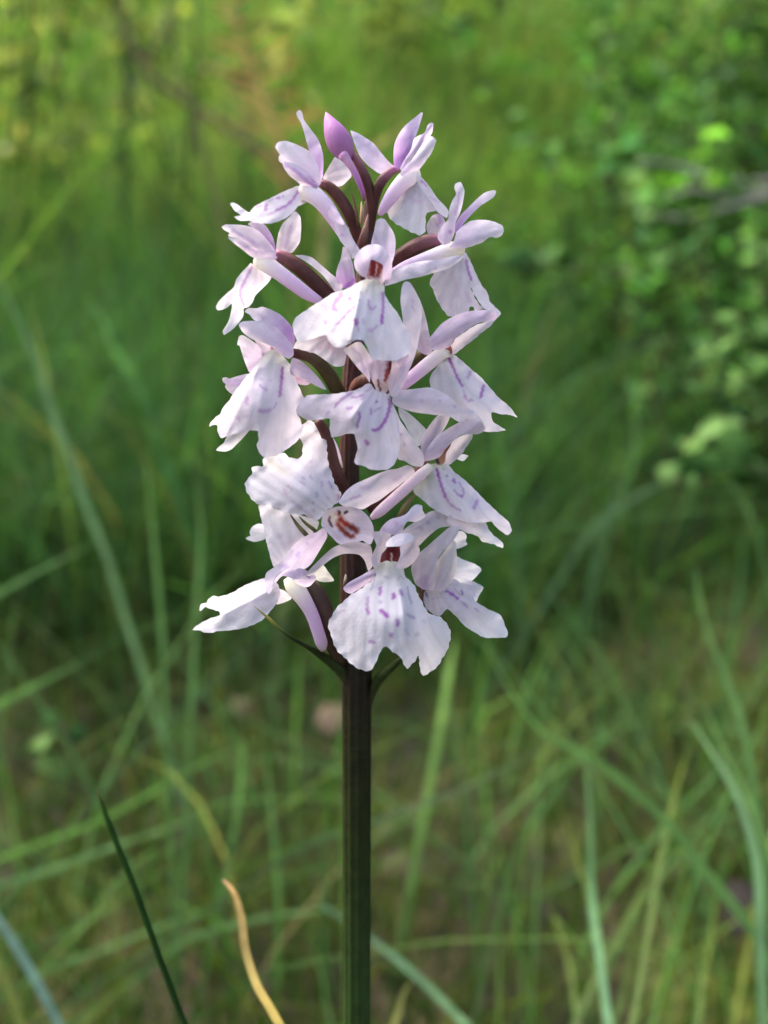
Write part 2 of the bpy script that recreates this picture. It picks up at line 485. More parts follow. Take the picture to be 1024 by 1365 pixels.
# sharp foreground blades
blade_thing('rush_stem', 'dark green needle-like rush stem with a brown withered tip', [(127, 1047), (150, 1110), (180, 1185), (212, 1275), (245, 1362)], (.098, .094), 11, (.020, .055, .010), (.012, .035, .008), cat='rush stem', c_tip=(.16, .07, .03), round_=True, taper=.15)
blade_thing('withered_grass', 'withered orange-yellow grass blade with a curled pinkish tip', [(297, 1172), (312, 1190), (322, 1225), (327, 1265), (341, 1310), (358, 1340), (374, 1368)], (.108, .100), 17, (.44, .27, .09), (.36, .34, .06), c_tip=(.40, .20, .13), mat=M_DRY, taper=.25)
blade_thing('withered_grass', 'yellow withered blade bending low beside the foot of the stem', [(552, 1305), (540, 1320), (530, 1350), (522, 1375)], (.17, .16), 13, (.20, .19, .045), (.16, .15, .035), mat=M_DRY)
blade_thing('withered_leaf_tip', 'soft yellow leaf tip showing between the top bud and its right neighbour', [(545, 168), (520, 182), (495, 198), (470, 214), (440, 260), (430, 330)], (.42, .42), 22, (.42, .34, .10), (.06, .10, .03), cat='leaf', mat=M_DRY)
G1 = 'soft grass blades arching behind the stem on the right'
LLL1 = ['long green blade starting under the lowest right lip and arching far to the right', 'pale-tipped blade hanging beside the right-hand shrubs and sinking into the grass', 'short pointed blade joining the thick pale blade from above']
L1 = 'long soft-green grass blade arching over the grass right of the stem'
for pix, w, wd in [
    ([(643, 850), (679, 918), (725, 978), (780, 1005), (835, 1047), (890, 1097), (940, 1161), (1000, 1235), (1030, 1290)], (.21, .20), 17),
    ([(926, 758), (940, 831), (963, 891), (986, 955), (1000, 1015), (1012, 1100)], (.21, .20), 14),
    ([(936, 932), (963, 996), (995, 1060), (1023, 1134)], (.20, .19), 13)]:
    blade_thing('grass_blade', LLL1.pop(0), pix, w, wd, BG1, BG2, G1)
blade_thing('grass_blade', 'thick pale blade running to the lower right corner, two thinner ones joining it', [(915, 955), (954, 1010), (986, 1070), (1009, 1152), (1013, 1243), (1018, 1368)], (.19, .16), 19, BT, BT)
blade_thing('grass_blade', 'upright bluish blade right of the stem, pale and wide at its foot', [(780, 1000), (785, 1070), (789, 1198), (798, 1267), (812, 1370)], (.20, .165), 15, BG2, (.14, .26, .16))
blade_thing('grass_blade', 'short pale blade hanging under the lowest right lip', [(608, 850), (600, 890), (592, 940), (583, 990)], (.26, .27), 17, (.16, .25, .11), (.12, .2, .08))
blade_thing('grass_blade', 'nearly level pale blade passing behind the stem', [(720, 1003), (666, 1028), (600, 1058), (520, 1088), (450, 1112), (400, 1130)], (.24, .23), 9, (.10, .14, .07), (.05, .09, .04))
blade_thing('grass_blade', 'blade slanting down to the right from behind the foot of the stem', [(420, 1200), (495, 1252), (560, 1305), (625, 1370)], (.22, .19), 15, (.08, .15, .10), BT)
G2 = 'thin upright blades among the dead grass right of the stem'
L2 = 'thin upright olive blade among the brown gaps right of the stem'
for pix in ([(743, 1070), (775, 1161), (798, 1243), (805, 1330)], [(917, 1000), (905, 1040), (894, 1080), (880, 1150)], [(958, 1180), (946, 1260), (936, 1312), (930, 1372)],
            [(912, 1010), (890, 1110), (850, 1200), (800, 1290)], [(870, 1150), (850, 1230), (835, 1310), (815, 1370)], [(735, 1215), (758, 1280), (770, 1368)]):
    blade_thing('grass_blade', L2, pix, (.24, .20), 11, BO, (.08, .13, .05), G2)
G3 = 'blades lying almost level left of the stem'
LLL3 = ['level blade crossing the rush stem just under its brown tip', 'second level blade crossing the rush stem, below the first', 'level blade crossing the middle of the rush stem', 'short level blade above the pale-leaved seedling', 'level blade below the very long pale blade in the left meadow', 'level blade passing behind the withered orange blade towards the stem']
L3 = 'long soft-green grass blade lying nearly level left of the stem'
for pix in ([(345, 988), (275, 1015), (205, 1055), (137, 1093), (60, 1122), (0, 1145), (-60, 1170)], [(279, 1086), (220, 1105), (160, 1125), (80, 1155), (0, 1180), (-60, 1205)],
            [(300, 1205), (240, 1225), (183, 1248), (120, 1272), (69, 1290), (0, 1330)], [(115, 877), (55, 909), (0, 937), (-50, 960)], [(130, 722), (60, 757), (0, 790), (-50, 820)], [(460, 1212), (400, 1216), (330, 1228), (250, 1250)]):
    blade_thing('grass_blade', LLL3.pop(0), pix, (.27, .25), 12, BG1, BG2, G3)
G4 = 'upright blurred blades left of the stem'
LLL4 = ['bent-tipped pale upright blade rising above the withered orange blade', 'thin upright blade between the withered orange blade and the stem', 'upright blade left of the lowest left lip, the farther one from it', 'upright blade left of the lowest left lip, the nearer one to it']
L4 = 'upright soft-green grass blade standing left of the stem'
for pix in ([(314, 972), (323, 1005), (319, 1060), (312, 1110), (300, 1168)], [(352, 990), (362, 1088), (371, 1198), (369, 1312)], [(196, 620), (205, 720), (214, 820), (218, 900)], [(262, 640), (268, 720), (262, 800), (258, 880)]):
    blade_thing('grass_blade', LLL4.pop(0), pix, (.25, .25), 11, BG1, BG2, G4)
blade_thing('grass_blade', 'bluish blade leaning into the lower left corner', [(-20, 1200), (0, 1228), (41, 1294), (82, 1372)], (.19, .175), 17, (.10, .17, .15), (.09, .17, .13))
blade_thing('grass_blade', 'yellow-green blade in the lower left corner beside the bluish one', [(-25, 1250), (0, 1292), (30, 1372)], (.19, .18), 16, (.12, .15, .035), (.10, .13, .03))
blade_thing('grass_blade', 'yellow-green blade lying in the litter near the rush stem', [(185, 1300), (150, 1325), (110, 1365)], (.21, .2), 12, (.10, .14, .03), (.08, .11, .025))
blade_thing('grass_blade', 'very long pale blade crossing the left meadow with darker joints', [(-12, 350), (8, 395), (30, 440), (51, 488), (70, 551), (94, 613), (117, 680), (140, 735), (160, 800)], (.30, .31), 14, (.11, .18, .115), (.09, .15, .09))
blade_thing('grass_blade', 'broad bent blade pointing up in the left meadow', [(109, 393), (137, 426), (150, 460), (165, 485), (187, 520), (215, 600)], (.42, .45), 17, (.08, .17, .08), (.035, .09, .03))
G5 = 'thin arching blades in the left meadow'
L5 = 'thin arching dark green blade in the left meadow'
for pix in ([(180, 372), (117, 357), (70, 357), (30, 372), (0, 410), (-20, 480)], [(245, 545), (176, 496), (117, 470), (50, 470), (0, 490), (-30, 560)], [(240, 410), (205, 440), (203, 500), (205, 600)], [(245, 350), (200, 380), (150, 400), (90, 440), (40, 520)]):
    blade_thing('grass_blade', L5, pix, (.5, .5), 5, BG2, (.04, .09, .03), G5)
G6 = 'arching blades below the right-hand shrubs'
L6 = 'long dark teal blade arching below the right-hand shrubs'
for pix in ([(845, 590), (825, 650), (805, 700), (790, 760), (780, 830)], [(920, 640), (870, 650), (830, 675), (790, 705), (740, 780)], [(945, 600), (985, 660), (1010, 710), (1030, 790)], [(835, 500), (848, 560), (840, 640), (812, 720)], [(655, 560), (680, 640), (690, 740), (695, 820)], [(765, 870), (740, 920), (722, 960), (700, 1010)]):
    blade_thing('grass_blade', L6, pix, (.36, .38), 10, (.07, .13, .07), (.045, .095, .04), G6)

# leafy sprig at the right edge: every leaf a part
def leaf_mesh(name, rgb, thick=.03):
    LV = LV0
    v = np.vstack([LV, LV + np.array((0, 0, -thick))]); k = len(LV)
    f = [tuple(q) for q in LF] + [tuple(x + k for x in q[::-1]) for q in LF]
    seg = 4
    for i in range(seg):
        f.append((3 * i, 3 * i + 3, 3 * i + 3 + k, 3 * i + k)); f.append((3 * i + 5, 3 * i + 2, 3 * i + 2 + k, 3 * i + 5 + k))
    me = make_mesh(name, v, np.array(f), np.tile(np.array(rgb), (len(v), 1)))
    me.materials.append(M_LEAF)
    return me
LV0 = LV * np.array((1, 1.35, 1))
LEAFM = [leaf_mesh('leaf', c) for c in ((.11, .22, .05), (.08, .18, .04), (.14, .25, .07), (.05, .12, .03))]
def orient(o, dirv, nrm, size, loc):
    d = Vector(dirv).normalized(); nn = Vector(nrm); nn = (nn - d * nn.dot(d)).normalized(); s = nn.cross(d)
    m = Matrix((d, s, nn)).transposed().to_4x4()
    o.matrix_basis = Matrix.Translation(Vector(loc)) @ m @ Matrix.Scale(size, 4)
def sprig(name, label, pixline, w, nleaf, leaf, twig=.0012, group=None, stemcol=(.06, .05, .02), spread=1.0):
    pts = np.array([P(a, b, z) for (a, b), z in zip(pixline, np.linspace(w[0], w[1], len(pixline)))])
    pts = catmull(pts, 16)
    g = to_ground(pts[-3], pts[-1])
    pts = np.vstack([pts, [lerp(pts[-1], g, .5)], [g]])
    base = pts[-1].copy()
    root = empty(name, base); tag(root, label, 'sprig', group)
    v, f, c = tube_arrays(pts - base, np.linspace(twig * .5, twig * 1.3, len(pts)), np.array(stemcol), 6)
    st = link('stem', mesh_any('stem', v, f, c), M_BARK, root)
    for i in range(nleaf):
        u = (i + .5) / nleaf * 13; j = int(u)
        p = lerp(pts[j], pts[j + 1], u - j) - base
        tg = pts[j + 1] - pts[j]; tg /= np.linalg.norm(tg)
        sd_ = np.cross(tg, (0, 0, 1)); sd_ /= np.linalg.norm(sd_) + 1e-9
        d = sd_ * (1 if i % 2 else -1) * spread - tg * .5 + rng.normal(0, .35, 3)
        o = link('leaf', LEAFM[rng.integers(0, 4)], None, root)
        orient(o, d + np.array((0, 0, .35)), np.array((0, -.8, .7)) + rng.normal(0, .55, 3), leaf * math.exp(rng.normal(0, .3)), p)
    return root
G7 = 'leafy sprigs reaching in from the right edge'
L7 = 'sprig of small oval leaves reaching in from the right edge'
for pl, w, n in [([(905, 600), (940, 575), (980, 560), (1040, 570), (1080, 610)], (.33, .37), 16), ([(925, 470), (955, 465), (985, 490), (1030, 530), (1090, 600)], (.34, .38), 16),
                 ([(900, 640), (950, 640), (1000, 625), (1060, 640), (1100, 680)], (.31, .36), 14), ([(985, 420), (1000, 450), (1020, 500), (1060, 560)], (.36, .4), 13), ([(940, 520), (975, 520), (1010, 540), (1060, 590)], (.35, .38), 14),
                 ([(1010, 330), (1015, 380), (1030, 430), (1060, 520)], (.40, .42), 12)]:
    sprig('leafy_sprig', L7, pl, w, n + 4, .0085, group=G7)
sprig('leafy_sprig', 'leafy sprig with bluish leaves behind the right-hand lips', [(690, 360), (740, 350), (790, 370), (840, 420), (870, 520)], (.5, .55), 14, .012)
sprig('pale_leaved_seedling', 'small seedling with two pale round leaves left of the stem', [(40, 985), (60, 978), (80, 962), (95, 1010), (98, 1060)], (.33, .33), 6, .012)

# bare twigs, fallen branch, dead fern, pale trunk
def multi_tube(name, label, cat, lines, mat, colr, base_extra=None):
    """lines: lists of (px, py, w, r_mm); the first is the main branch and runs to the ground"""
    L = []
    for k, ln in enumerate(lines):
        pts = [P(a, b, z) for a, b, z, r in ln]; rad = [r * (0.78e-3 if name == 'bare_twig' else 1e-3) for *_, r in ln]
        d = catmull(np.column_stack([pts, rad]), 16)
        L.append(d)
    d = L[0]; g = to_ground(d[-3, :3], d[-1, :3])
    L[0] = np.vstack([d, np.append(lerp(d[-1, :3], g, .5), d[-1, 3]), np.append(g, d[-1, 3])])
    base = g
    root = empty(name, base); tag(root, label, cat)
    for k, d in enumerate(L):
        v, f, c = tube_arrays(d[:, :3] - base, d[:, 3], np.array(colr), 6)
        link('main_stem' if k == 0 else 'twig', mesh_any('twig', v, f, c), mat, root)
    return root
multi_tube('bare_twig', 'bare grey twig with three prongs in front of the shrubs', 'twig', [
    [(850, 213, .52, .8), (900, 220, .53, 1.3), (950, 237, .54, 1.6), (1000, 242, .55, 1.8), (1060, 245, .56, 2.0), (1120, 300, .58, 2.2)],
    [(885, 262, .53, .8), (930, 252, .54, 1.2), (980, 262, .55, 1.5), (1060, 247, .56, 1.7)],
    [(865, 285, .52, .7), (905, 290, .53, 1.1), (950, 282, .54, 1.4), (1000, 268, .55, 1.5), (1060, 249, .56, 1.6)]], M_BARK, (.29, .24, .215))
multi_tube('leaning_branch', 'brown dead branch leaning across the upper left clearing', 'branch', [
    [(150, -40, 1.15, 2), (172, 40, 1.12, 2.5), (195, 95, 1.1, 3.6), (250, 135, 1.08, 4), (310, 175, 1.05, 3.6), (370, 215, 1.02, 3), (420, 262, 1.0, 2)],
    [(190, 90, 1.1, 3), (215, 50, 1.12, 2.5), (240, 0, 1.14, 2), (250, -40, 1.15, 2)],
    [(250, 135, 1.08, 3), (235, 85, 1.1, 2.5), (222, 20, 1.1, 2)],
    [(265, 150, 1.08, 3), (270, 210, 1.06, 3), (292, 280, 1.04, 3), (310, 360, 1.0, 3)]], M_BARK, (.07, .045, .025))
G8 = 'dark upright saplings stems at the left'
L8 = 'thin dark bare sapling stem rising in the left background'
for x0, x1, r in ((168, 165, 7), (30, 40, 6), (95, 78, 4), (250, 262, 5), (330, 322, 4)):
    pts = [P(x1 + (x0 - x1) * k / 4 + 3 * math.sin(k * 2 + x0), -60 + k * 105, 1.35) for k in range(5)]
    g = to_ground(pts[-2], pts[-1]); pts.append(g)
    base = np.array(pts[-1])
    v, f, c = tube_arrays(catmull(np.array(pts) - base, 20), np.linspace(r * .5, r * .95, 20) * 1e-3, np.array((.030, .036, .02)), 7)
    o = link('bare_sapling_stem', mesh_any('bare_sapling_stem', v, f, c), M_BARK); o.location = base
    tag(o, L8, 'sapling stem', G8)
def dead_fern():
    main = catmull([P(a, b, w) for a, b, w in [(300, -20, 1.2), (325, 60, 1.18), (350, 130, 1.15), (375, 200, 1.12), (385, 300, 1.1)]], 24)
    base = to_ground(main[-3], main[-1])
    root = empty('dead_fern', base); tag(root, 'rust-orange dead fern frond in the upper left', 'fern')
    pts = np.vstack([main, [base]]) - base
    v, f, c = tube_arrays(pts, np.linspace(.002, .004, len(pts)), np.array((.34, .17, .06)), 5)
    link('stalk', mesh_any('stalk', v, f, c), M_DRY, root)
    for i in range(2, 22, 2):
        for s in (-1, 1):
            L = .075 * math.sin(math.pi * (i + 3) / 30) * (.8 + .4 * rng.random())
            d = np.array((s * .8, rng.normal(0, .25), .45 + rng.normal(0, .15)))
            o = link('pinna', PINNA, None, root)
            orient(o, d, (rng.normal(0, .3), -1, .5), L, pts[i])
pv, pf = LV.copy(), LF
pv[:, 1] *= .16
PINNA = make_mesh('pinna', pv, pf, np.tile(np.array((.55, .27, .09)), (len(pv), 1))); PINNA.materials.append(M_DRY)
dead_fern()
def pale_trunk():
    x, y = .35, 6.2
    b = np.array((x, y, float(ground_z(x, y))))
    p0 = P(582, 20, 3.4); b[0] = p0[0]; b[1] = p0[1]; b[2] = float(ground_z(b[0], b[1]))
    root = empty('birch_tree', b); tag(root, 'pale birch trunk far behind, above the top right flower', 'tree')
    pts = catmull([(0, 0, -.05), (.03, 0, 1.2), (-.02, .05, 2.6), (.05, 0, 4.2)], 14)
    v, f, c = tube_arrays(pts, np.linspace(.042, .022, 14), np.array((.60, .46, .38)), 10)
    link('trunk', mesh_any('trunk', v, f, c), M_BARK, root)
    n = 2500
    pos = rng.normal(0, 1, (n, 3)) * np.array((.8, .8, .8)) + np.array((0, 0, 4.3))
    v, f, c = leaf_cloud(pos, .09 * np.exp(rng.normal(0, .3, n)), pal(n, yel_pal), None, .3)
    o = link('crown', make_mesh('crown', v, f, c), M_LEAF, root); o['kind'] = 'stuff'
pale_trunk()
def fallen_leaf(label, px, py, size, rgb, rz):
    yn = (682.5 - py) / F
    w = CAM_H / (math.sin(PITCH) - yn * math.cos(PITCH))
    p = P(px, py, w * .93); p[2] = float(ground_z(p[0], p[1])) + .02
    me = leaf_mesh('fallen_leaf', rgb, .03); me.materials.clear(); me.materials.append(M_DRY)
    o = link('fallen_leaf', me)
    orient(o, (math.cos(rz), math.sin(rz), .15), (0, -.6, 1), size, p)
    tag(o, label, 'leaf')
fallen_leaf('pinkish-brown fallen leaf just left of the stem under the lowest flowers', 420, 948, .020, (.20, .135, .095), .2)
fallen_leaf('small tan fallen leaf left of the pinkish one', 312, 932, .014, (.13, .10, .06), 1.0)
fallen_leaf('pale tan leaf scrap right behind the stem', 545, 1150, .012, (.07, .055, .035), 2.4)
fallen_leaf('dark grey-brown fallen leaf in the gap at the lower right', 975, 1260, .026, (.03, .024, .022), .6)
def white_blossom():
    p = P(735, 215, .85)
    base = np.array((p[0], p[1], float(ground_z(p[0], p[1]))))
    root = empty('white_blossom', base); tag(root, 'single small white blossom among the shrub leaves', 'flower')
    v, f, c = tube_arrays(catmull([(0, 0, 0), (.01, 0, (p[2] - base[2]) * .5), tuple(p - base)], 8), np.full(8, .0008), np.array((.05, .1, .03)), 5)
    link('stalk', mesh_any('stalk', v, f, c), M_LEAF, root)
    for k in range(4):
        o = link('petal', WP, None, root)
        orient(o, (math.cos(k * 1.57) * .6, -.4, math.sin(k * 1.57)), (0, -1, .3), .009, p - base)
WP = make_mesh('petal', LV, LF, np.tile(np.array((.5, .52, .55)), (len(LV), 1))); WP.materials.append(M_PETAL)
white_blossom()

# ================================================================== THE ORCHID
FR = dict(px=(0, 0, 1), A=(280, 130, 5.12), B=(480, 130, 5.12), C=(270, 280, 4.876), D=(480, 280, 4.876), E=(270, 450, 4.876), F=(480, 450, 4.876),
          G=(250, 640, 4.452), H=(460, 620, 4.452), a=(380, 280, 6.4), b=(380, 380, 6.4), c=(390, 470, 6.4), d=(275, 400, 6.4), e=(275, 470, 6.4),
          f=(320, 570, 6.4), g=(430, 600, 6.4), h=(430, 750, 5.689), i=(530, 370, 6.4), j=(530, 470, 6.4), k=(535, 580, 6.4), l=(530, 690, 6.4),
          m=(320, 680, 6.4), n=(250, 740, 6.4), o=(390, 740, 6.4), p=(430, 180, 7.877))
def fr(frame, pts):
    x0, y0, s = FR[frame]
    p = np.array(pts, float).copy()
    p[:, 0] = x0 + p[:, 0] / s; p[:, 1] = y0 + p[:, 1] / s
    return p
# colours of the tissue
WH = (.86, .755, .84); WW = (.88, .815, .865); LI = (.78, .60, .77); PK = (.84, .68, .75); PU = (.52, .26, .62); DP = (.45, .16, .52)
GP = (.72, .60, .66); CRM = (.78, .74, .62); RED = (.20, .018, .02); OV = (.078, .030, .024); OVG = (.066, .046, .018)
MARK = (.40, .09, .46); DARK = (.03, .012, .015)

stem_pts = [PO(476, py, 0) for py in (890, 1000, 1150, 1365)]
q0, q1 = stem_pts[0], stem_pts[-1]
dirn = (q1 - q0) / np.linalg.norm(q1 - q0)
kk = (q1[2] + .004) / -dirn[2]
ORIGIN = q1 + dirn * kk
ORIGIN[2] = float(ground_z(ORIGIN[0], ORIGIN[1]))
orchid = empty('spotted_orchid', ORIGIN)
tag(orchid, 'spotted orchid with a dense spike of pale lilac flowers on a dark stem', 'orchid')

def tube(name, frame, pts, rgb, parent, mat=None, n=14, sides=12, **kw):
    """pts rows (x, y, d_mm, r) with r in frame pixels; rgb one colour or one per point"""
    s = FR[frame][2]
    p = np.array(pts, float)
    xy = fr(frame, p[:, :2])
    P3 = PO(xy[:, 0], xy[:, 1], p[:, 2])
    r = p[:, 3] / s / F * (waxis(xy[:, 1]) - p[:, 2] * 1e-3)
    return tube_obj(name, P3, r, np.array(rgb, float), mat or M_PETAL, parent, sides=sides, n=n, origin=ORIGIN, **kw)

def resample(poly, sp):
    q = np.asarray(poly, float); out = []
    n = len(q)
    for i in range(n):
        a, b, c, d = q[i - 1], q[i], q[(i + 1) % n], q[(i + 2) % n]
        L = np.linalg.norm(c - b); k = max(1, int(round(L / sp)))
        # damp the tangents at sharp corners so points stay points
        def tan(u, v, w_):
            e, g_ = v - u, w_ - v
            ln = min(np.linalg.norm(e), np.linalg.norm(g_)) + 1e-9
            cs = (e @ g_) / (np.linalg.norm(e) * np.linalg.norm(g_) + 1e-9)
            t_ = (w_ - u); t_ = t_ / (np.linalg.norm(t_) + 1e-9)
            return t_ * ln * max(0, min(1, .5 + .5 * cs)) 
        m0, m1 = tan(a, b, c), tan(b, c, d)
        t = np.arange(k)[:, None] / k
        out.append((2 * t**3 - 3 * t**2 + 1) * b + (t**3 - 2 * t**2 + t) * m0 + (-2 * t**3 + 3 * t**2) * c + (t**3 - t**2) * m1)
    return np.vstack(out)
def inside(pts, poly):
    x, y = pts[:, 0], pts[:, 1]; r = np.zeros(len(pts), bool)
    x0, y0 = poly[:, 0], poly[:, 1]; x1, y1 = np.roll(x0, -1), np.roll(y0, -1)
    for a, b, c, d in zip(x0, y0, x1, y1):
        if b == d: continue
        k = ((b > y) != (d > y)) & (x < (c - a) * (y - b) / (d - b) + a)
        r ^= k
    return r
def seg_dist(pts, line):
    best = np.full(len(pts), 1e9)
    for a, b in zip(line[:-1], line[1:]):
        ab = b - a; L = ab @ ab + 1e-12
        t = np.clip(((pts - a) @ ab) / L, 0, 1)
        best = np.minimum(best, np.linalg.norm(pts - (a + t[:, None] * ab), axis=1))
    return best
def tps(ctrl, pts):
    c = np.array(ctrl, float); n = len(c)
    def U(r2): return np.where(r2 > 0, r2 * np.log(r2 + 1e-12), 0) * .5
    sc = 100.0
    X = c[:, :2] / sc
    K = U(((X[:, None] - X[None]) ** 2).sum(-1)) + np.eye(n) * .02
    Pm = np.column_stack([np.ones(n), X])
    A = np.zeros((n + 3, n + 3)); A[:n, :n] = K; A[:n, n:] = Pm; A[n:, :n] = Pm.T
    w = np.linalg.lstsq(A, np.append(c[:, 2], (0, 0, 0)), rcond=None)[0]
    Q = pts / sc
    return U(((Q[:, None] - X[None]) ** 2).sum(-1)) @ w[:n] + np.column_stack([np.ones(len(Q)), Q]) @ w[n:]
_pc = [0]
TISSUE = .71
def petal(parent, name, frame, outline, base, tip, d0=0, d1=0, cup=0, side=0, bend=0, dp=None, c0=LI, c1=WH, cm=None, mv=0.0, marks=(), sp=None, ruffle=.10, crisp=0.0, edge=.18, fold=None, veins=.085, rib=None):
    _pc[0] += 1; seed = _pc[0]
    if rib is None: rib = .042 if name.startswith('lip') else .035
    rr = np.random.default_rng(1000 + seed)
    poly = fr(frame, outline); b = fr(frame, [base])[0]; e = fr(frame, [tip])[0]
    if sp is None:
        A = abs(np.dot(poly[:, 0], np.roll(poly[:, 1], 1)) - np.dot(poly[:, 1], np.roll(poly[:, 0], 1))) / 2
        sp = 2.6 if not marks else (1.7 if A < 9000 else 2.0)
    bound = resample(poly, max(sp, 2.0))
    if crisp > 0:      # slightly toothed margin
        cen = bound - np.roll(bound, 1, 0); nr = np.column_stack([cen[:, 1], -cen[:, 0]]); nr /= np.linalg.norm(nr, axis=1)[:, None] + 1e-9
        ph = np.cumsum(np.linalg.norm(cen, axis=1))
        bound = bound + nr * (crisp * (.6 * np.sin(ph * .55 + seed) + .5 * np.sin(ph * .23 + 2 * seed) + .4 * rr.normal(0, .6, len(ph))))[:, None]
    lo, hi = bound.min(0), bound.max(0)
    gx = np.arange(lo[0], hi[0], sp); gy = np.arange(lo[1], hi[1], sp * .866)
    X, Y = np.meshgrid(gx, gy); X = X + (np.arange(len(gy)) % 2)[:, None] * sp * .5
    g = np.column_stack([X.ravel(), Y.ravel()])
    g = g[inside(g, bound)]
    if len(g):
        closed = np.vstack([bound, bound[:1]])
        g = g[seg_dist(g, closed) > sp * .55]
    allp = np.vstack([bound, g]); nb = len(bound)
    ed = [(i, (i + 1) % nb) for i in range(nb)]
    vo, _, fo, *_r = delaunay_2d_cdt([Vector(p) for p in allp], ed, [], 1, 1e-5)
    pts = np.array([(v.x, v.y) for v in vo])
    ax = e - b; L = np.linalg.norm(ax) + 1e-9; ax = ax / L; pr = np.array((-ax[1], ax[0]))
    t = (pts - b) @ ax / L; sl = (pts - b) @ pr
    hw = max(np.abs(((bound - b) @ pr)).max(), 1.0); s = sl / hw
    if dp is not None:
        dd = np.array(dp, float); dd[:, :2] = fr(frame, dd[:, :2])
        d = tps(dd, pts)
    else:
        d = d0 + (d1 - d0) * np.clip(t, -.2, 1.2) + cup * (1 - s ** 2) + side * s + bend * 4 * t * (1 - t)
    if fold is not None:   # crease line: (x, y, x, y, depth_mm)
        fl = fr(frame, [(fold[0], fold[1]), (fold[2], fold[3])])
        d = d + fold[4] * np.exp(-(seg_dist(pts, fl) / 9.0))
    closed = np.vstack([bound, bound[:1]])
    de = seg_dist(pts, closed)
    d = d + ruffle * (np.sin(pts[:, 0] * .21 + seed * 1.7 + np.sin(pts[:, 1] * .13)) * np.cos(pts[:, 1] * .17 + seed) * np.exp(-de / 10) * 1.6 + .35 * np.sin(sl * .45 + seed) * np.clip(t, 0, 1))
    d = d + rib * np.clip(t, 0, 1) ** .7 * np.sin(np.arctan2(sl, (t + .3) * L) * 17 + seed + .5 * np.sin(t * 5))
    V = PO(pts[:, 0], pts[:, 1], d) - ORIGIN
    # colours
    tt = np.clip(t, 0, 1)[:, None]; tt = tt * tt * (3 - 2 * tt)
    if c0 is CRM: tt = np.clip(t / .22, 0, 1)[:, None]       # cream only at the very throat
    c = np.array(c0) * (1 - tt) + np.array(c1) * tt
    an = np.arctan2(sl, (t + .25) * L) + .03 * np.sin(t * 9 + seed)
    wob = 1 + veins * (.6 * np.sin(an * 26 + seed) - .9 * np.exp(-(np.sin(an * 17 + seed) / .22) ** 2) * np.clip(t + .2, 0, 1) - .5 * np.exp(-(np.sin(an * 41 + t * 3) / .3) ** 2)) + rr.normal(0, .014, len(pts))
    c = c * wob[:, None]
    if mv:
        k = (mv * np.exp(-(sl / 2.2) ** 2) * np.clip(1.1 - t, 0, 1))[:, None]
        c = c * (1 - k) + np.array(cm or PU) * k
    k = (edge * np.exp(-de / 2.5))[:, None]
    c = c * (1 - k) + np.array((.91, .89, .90)) * k
    for mk in marks:
        line, wd, st = mk[0], mk[1], mk[2]; mc = np.array(mk[3] if len(mk) > 3 else MARK)
        q = fr(frame, line)
        if len(q) == 1: q = np.vstack([q, q + .3])
        else: q = catmull(q, 4 * len(q))
        ds = seg_dist(pts + .5 * np.column_stack([np.sin(pts[:, 1] * .9 + seed), np.cos(pts[:, 0] * .8)]), q)
        k = (min(1, st * 1.25) * np.clip(1.35 - ds / (wd * .56), 0, 1))[:, None]
        c = c * (1 - k) + mc * k
    me = bpy.data.meshes.new(name)
    fl = [tuple(f) for f in fo]
    me.from_pydata([tuple(v) for v in V], [], fl)
    me.polygons.foreach_set('use_smooth', np.ones(len(me.polygons), bool))
    at = me.color_attributes.new('Col', 'FLOAT_COLOR', 'POINT')
    cc = np.ones((len(V), 4), np.float32); cc[:, :3] = np.clip(c * TISSUE, 0.004, .95)
    at.data.foreach_set('color', cc.ravel())
    o = link(name, me, M_PETAL, parent)
    return o
def flower(frame, pts, rgb=OV, name='flower', **kw):
    """the flower part itself is its ovary; lip, sepals, petals, spur and throat hang on it"""
    return tube(name, frame, pts, rgb, orchid, M_STEM, ridges=6, ridge=.10, **kw)

# ------------------------------------------------------------------ stem and bracts
def build_stem():
    pys = [890, 930, 1000, 1150, 1365]
    rows = [(476, py, 0.0, r) for py, r in zip(pys, (20, 19, 18.5, 18, 17.5))]
    up = [(492, 262, 0, 5), (490, 330, 0, 9), (482, 400, 0, 11), (471, 480, 0, 12), (467, 560, 0, 12), (466, 640, 0, 13), (469, 720, 0, 15), (473, 800, 0, 19), (475, 850, 0, 20)]
    rows = up + rows
    a = np.array(rows, float)
    p3 = PO(a[:, 0], a[:, 1], a[:, 2]); r = a[:, 3] / F * waxis(a[:, 1])
    ext = [q1 + dirn * kk * u for u in (.35, .7, 1.0)]
    p3 = np.vstack([p3, ext]); r = np.append(r, [r[-1] * 1.05, r[-1] * 1.15, r[-1] * 1.3])
    top = (.060, .024, .020); c = [top] * 5 + [(.030, .015, .010)] * 3 + [(.013, .010, .005)] * 3 + [(.012, .013, .004), (.014, .021, .005), (.018, .036, .008)] + [(.03, .06, .014)] * 3
    tube_obj('stem', p3, r, np.array(c), M_STEM, orchid, sides=48, n=90, origin=ORIGIN, ridges=11, ridge=.06)
build_stem()
def bract(frame, pts, rgb):
    return tube('bract', frame, pts, rgb, orchid, M_STEM, n=18, sides=8)
GB = (.020, .030, .008)
bract('px', [(339, 808, 10, .5), (358, 824, 9.4, 2.2), (364, 830, 9, 2.6), (375, 840, 8, 2.0), (392, 852, 6.5, 2.6), (410, 862, 5, 3.5), (430, 874, 2, 6), (450, 888, 1, 9), (462, 905, .4, 8), (466, 930, .2, 3)],
      [(.20, .15, .06), (.26, .22, .05), (.22, .22, .04), (.06, .08, .02), GB, GB, GB, GB, (.03, .03, .012), (.03, .025, .012)])
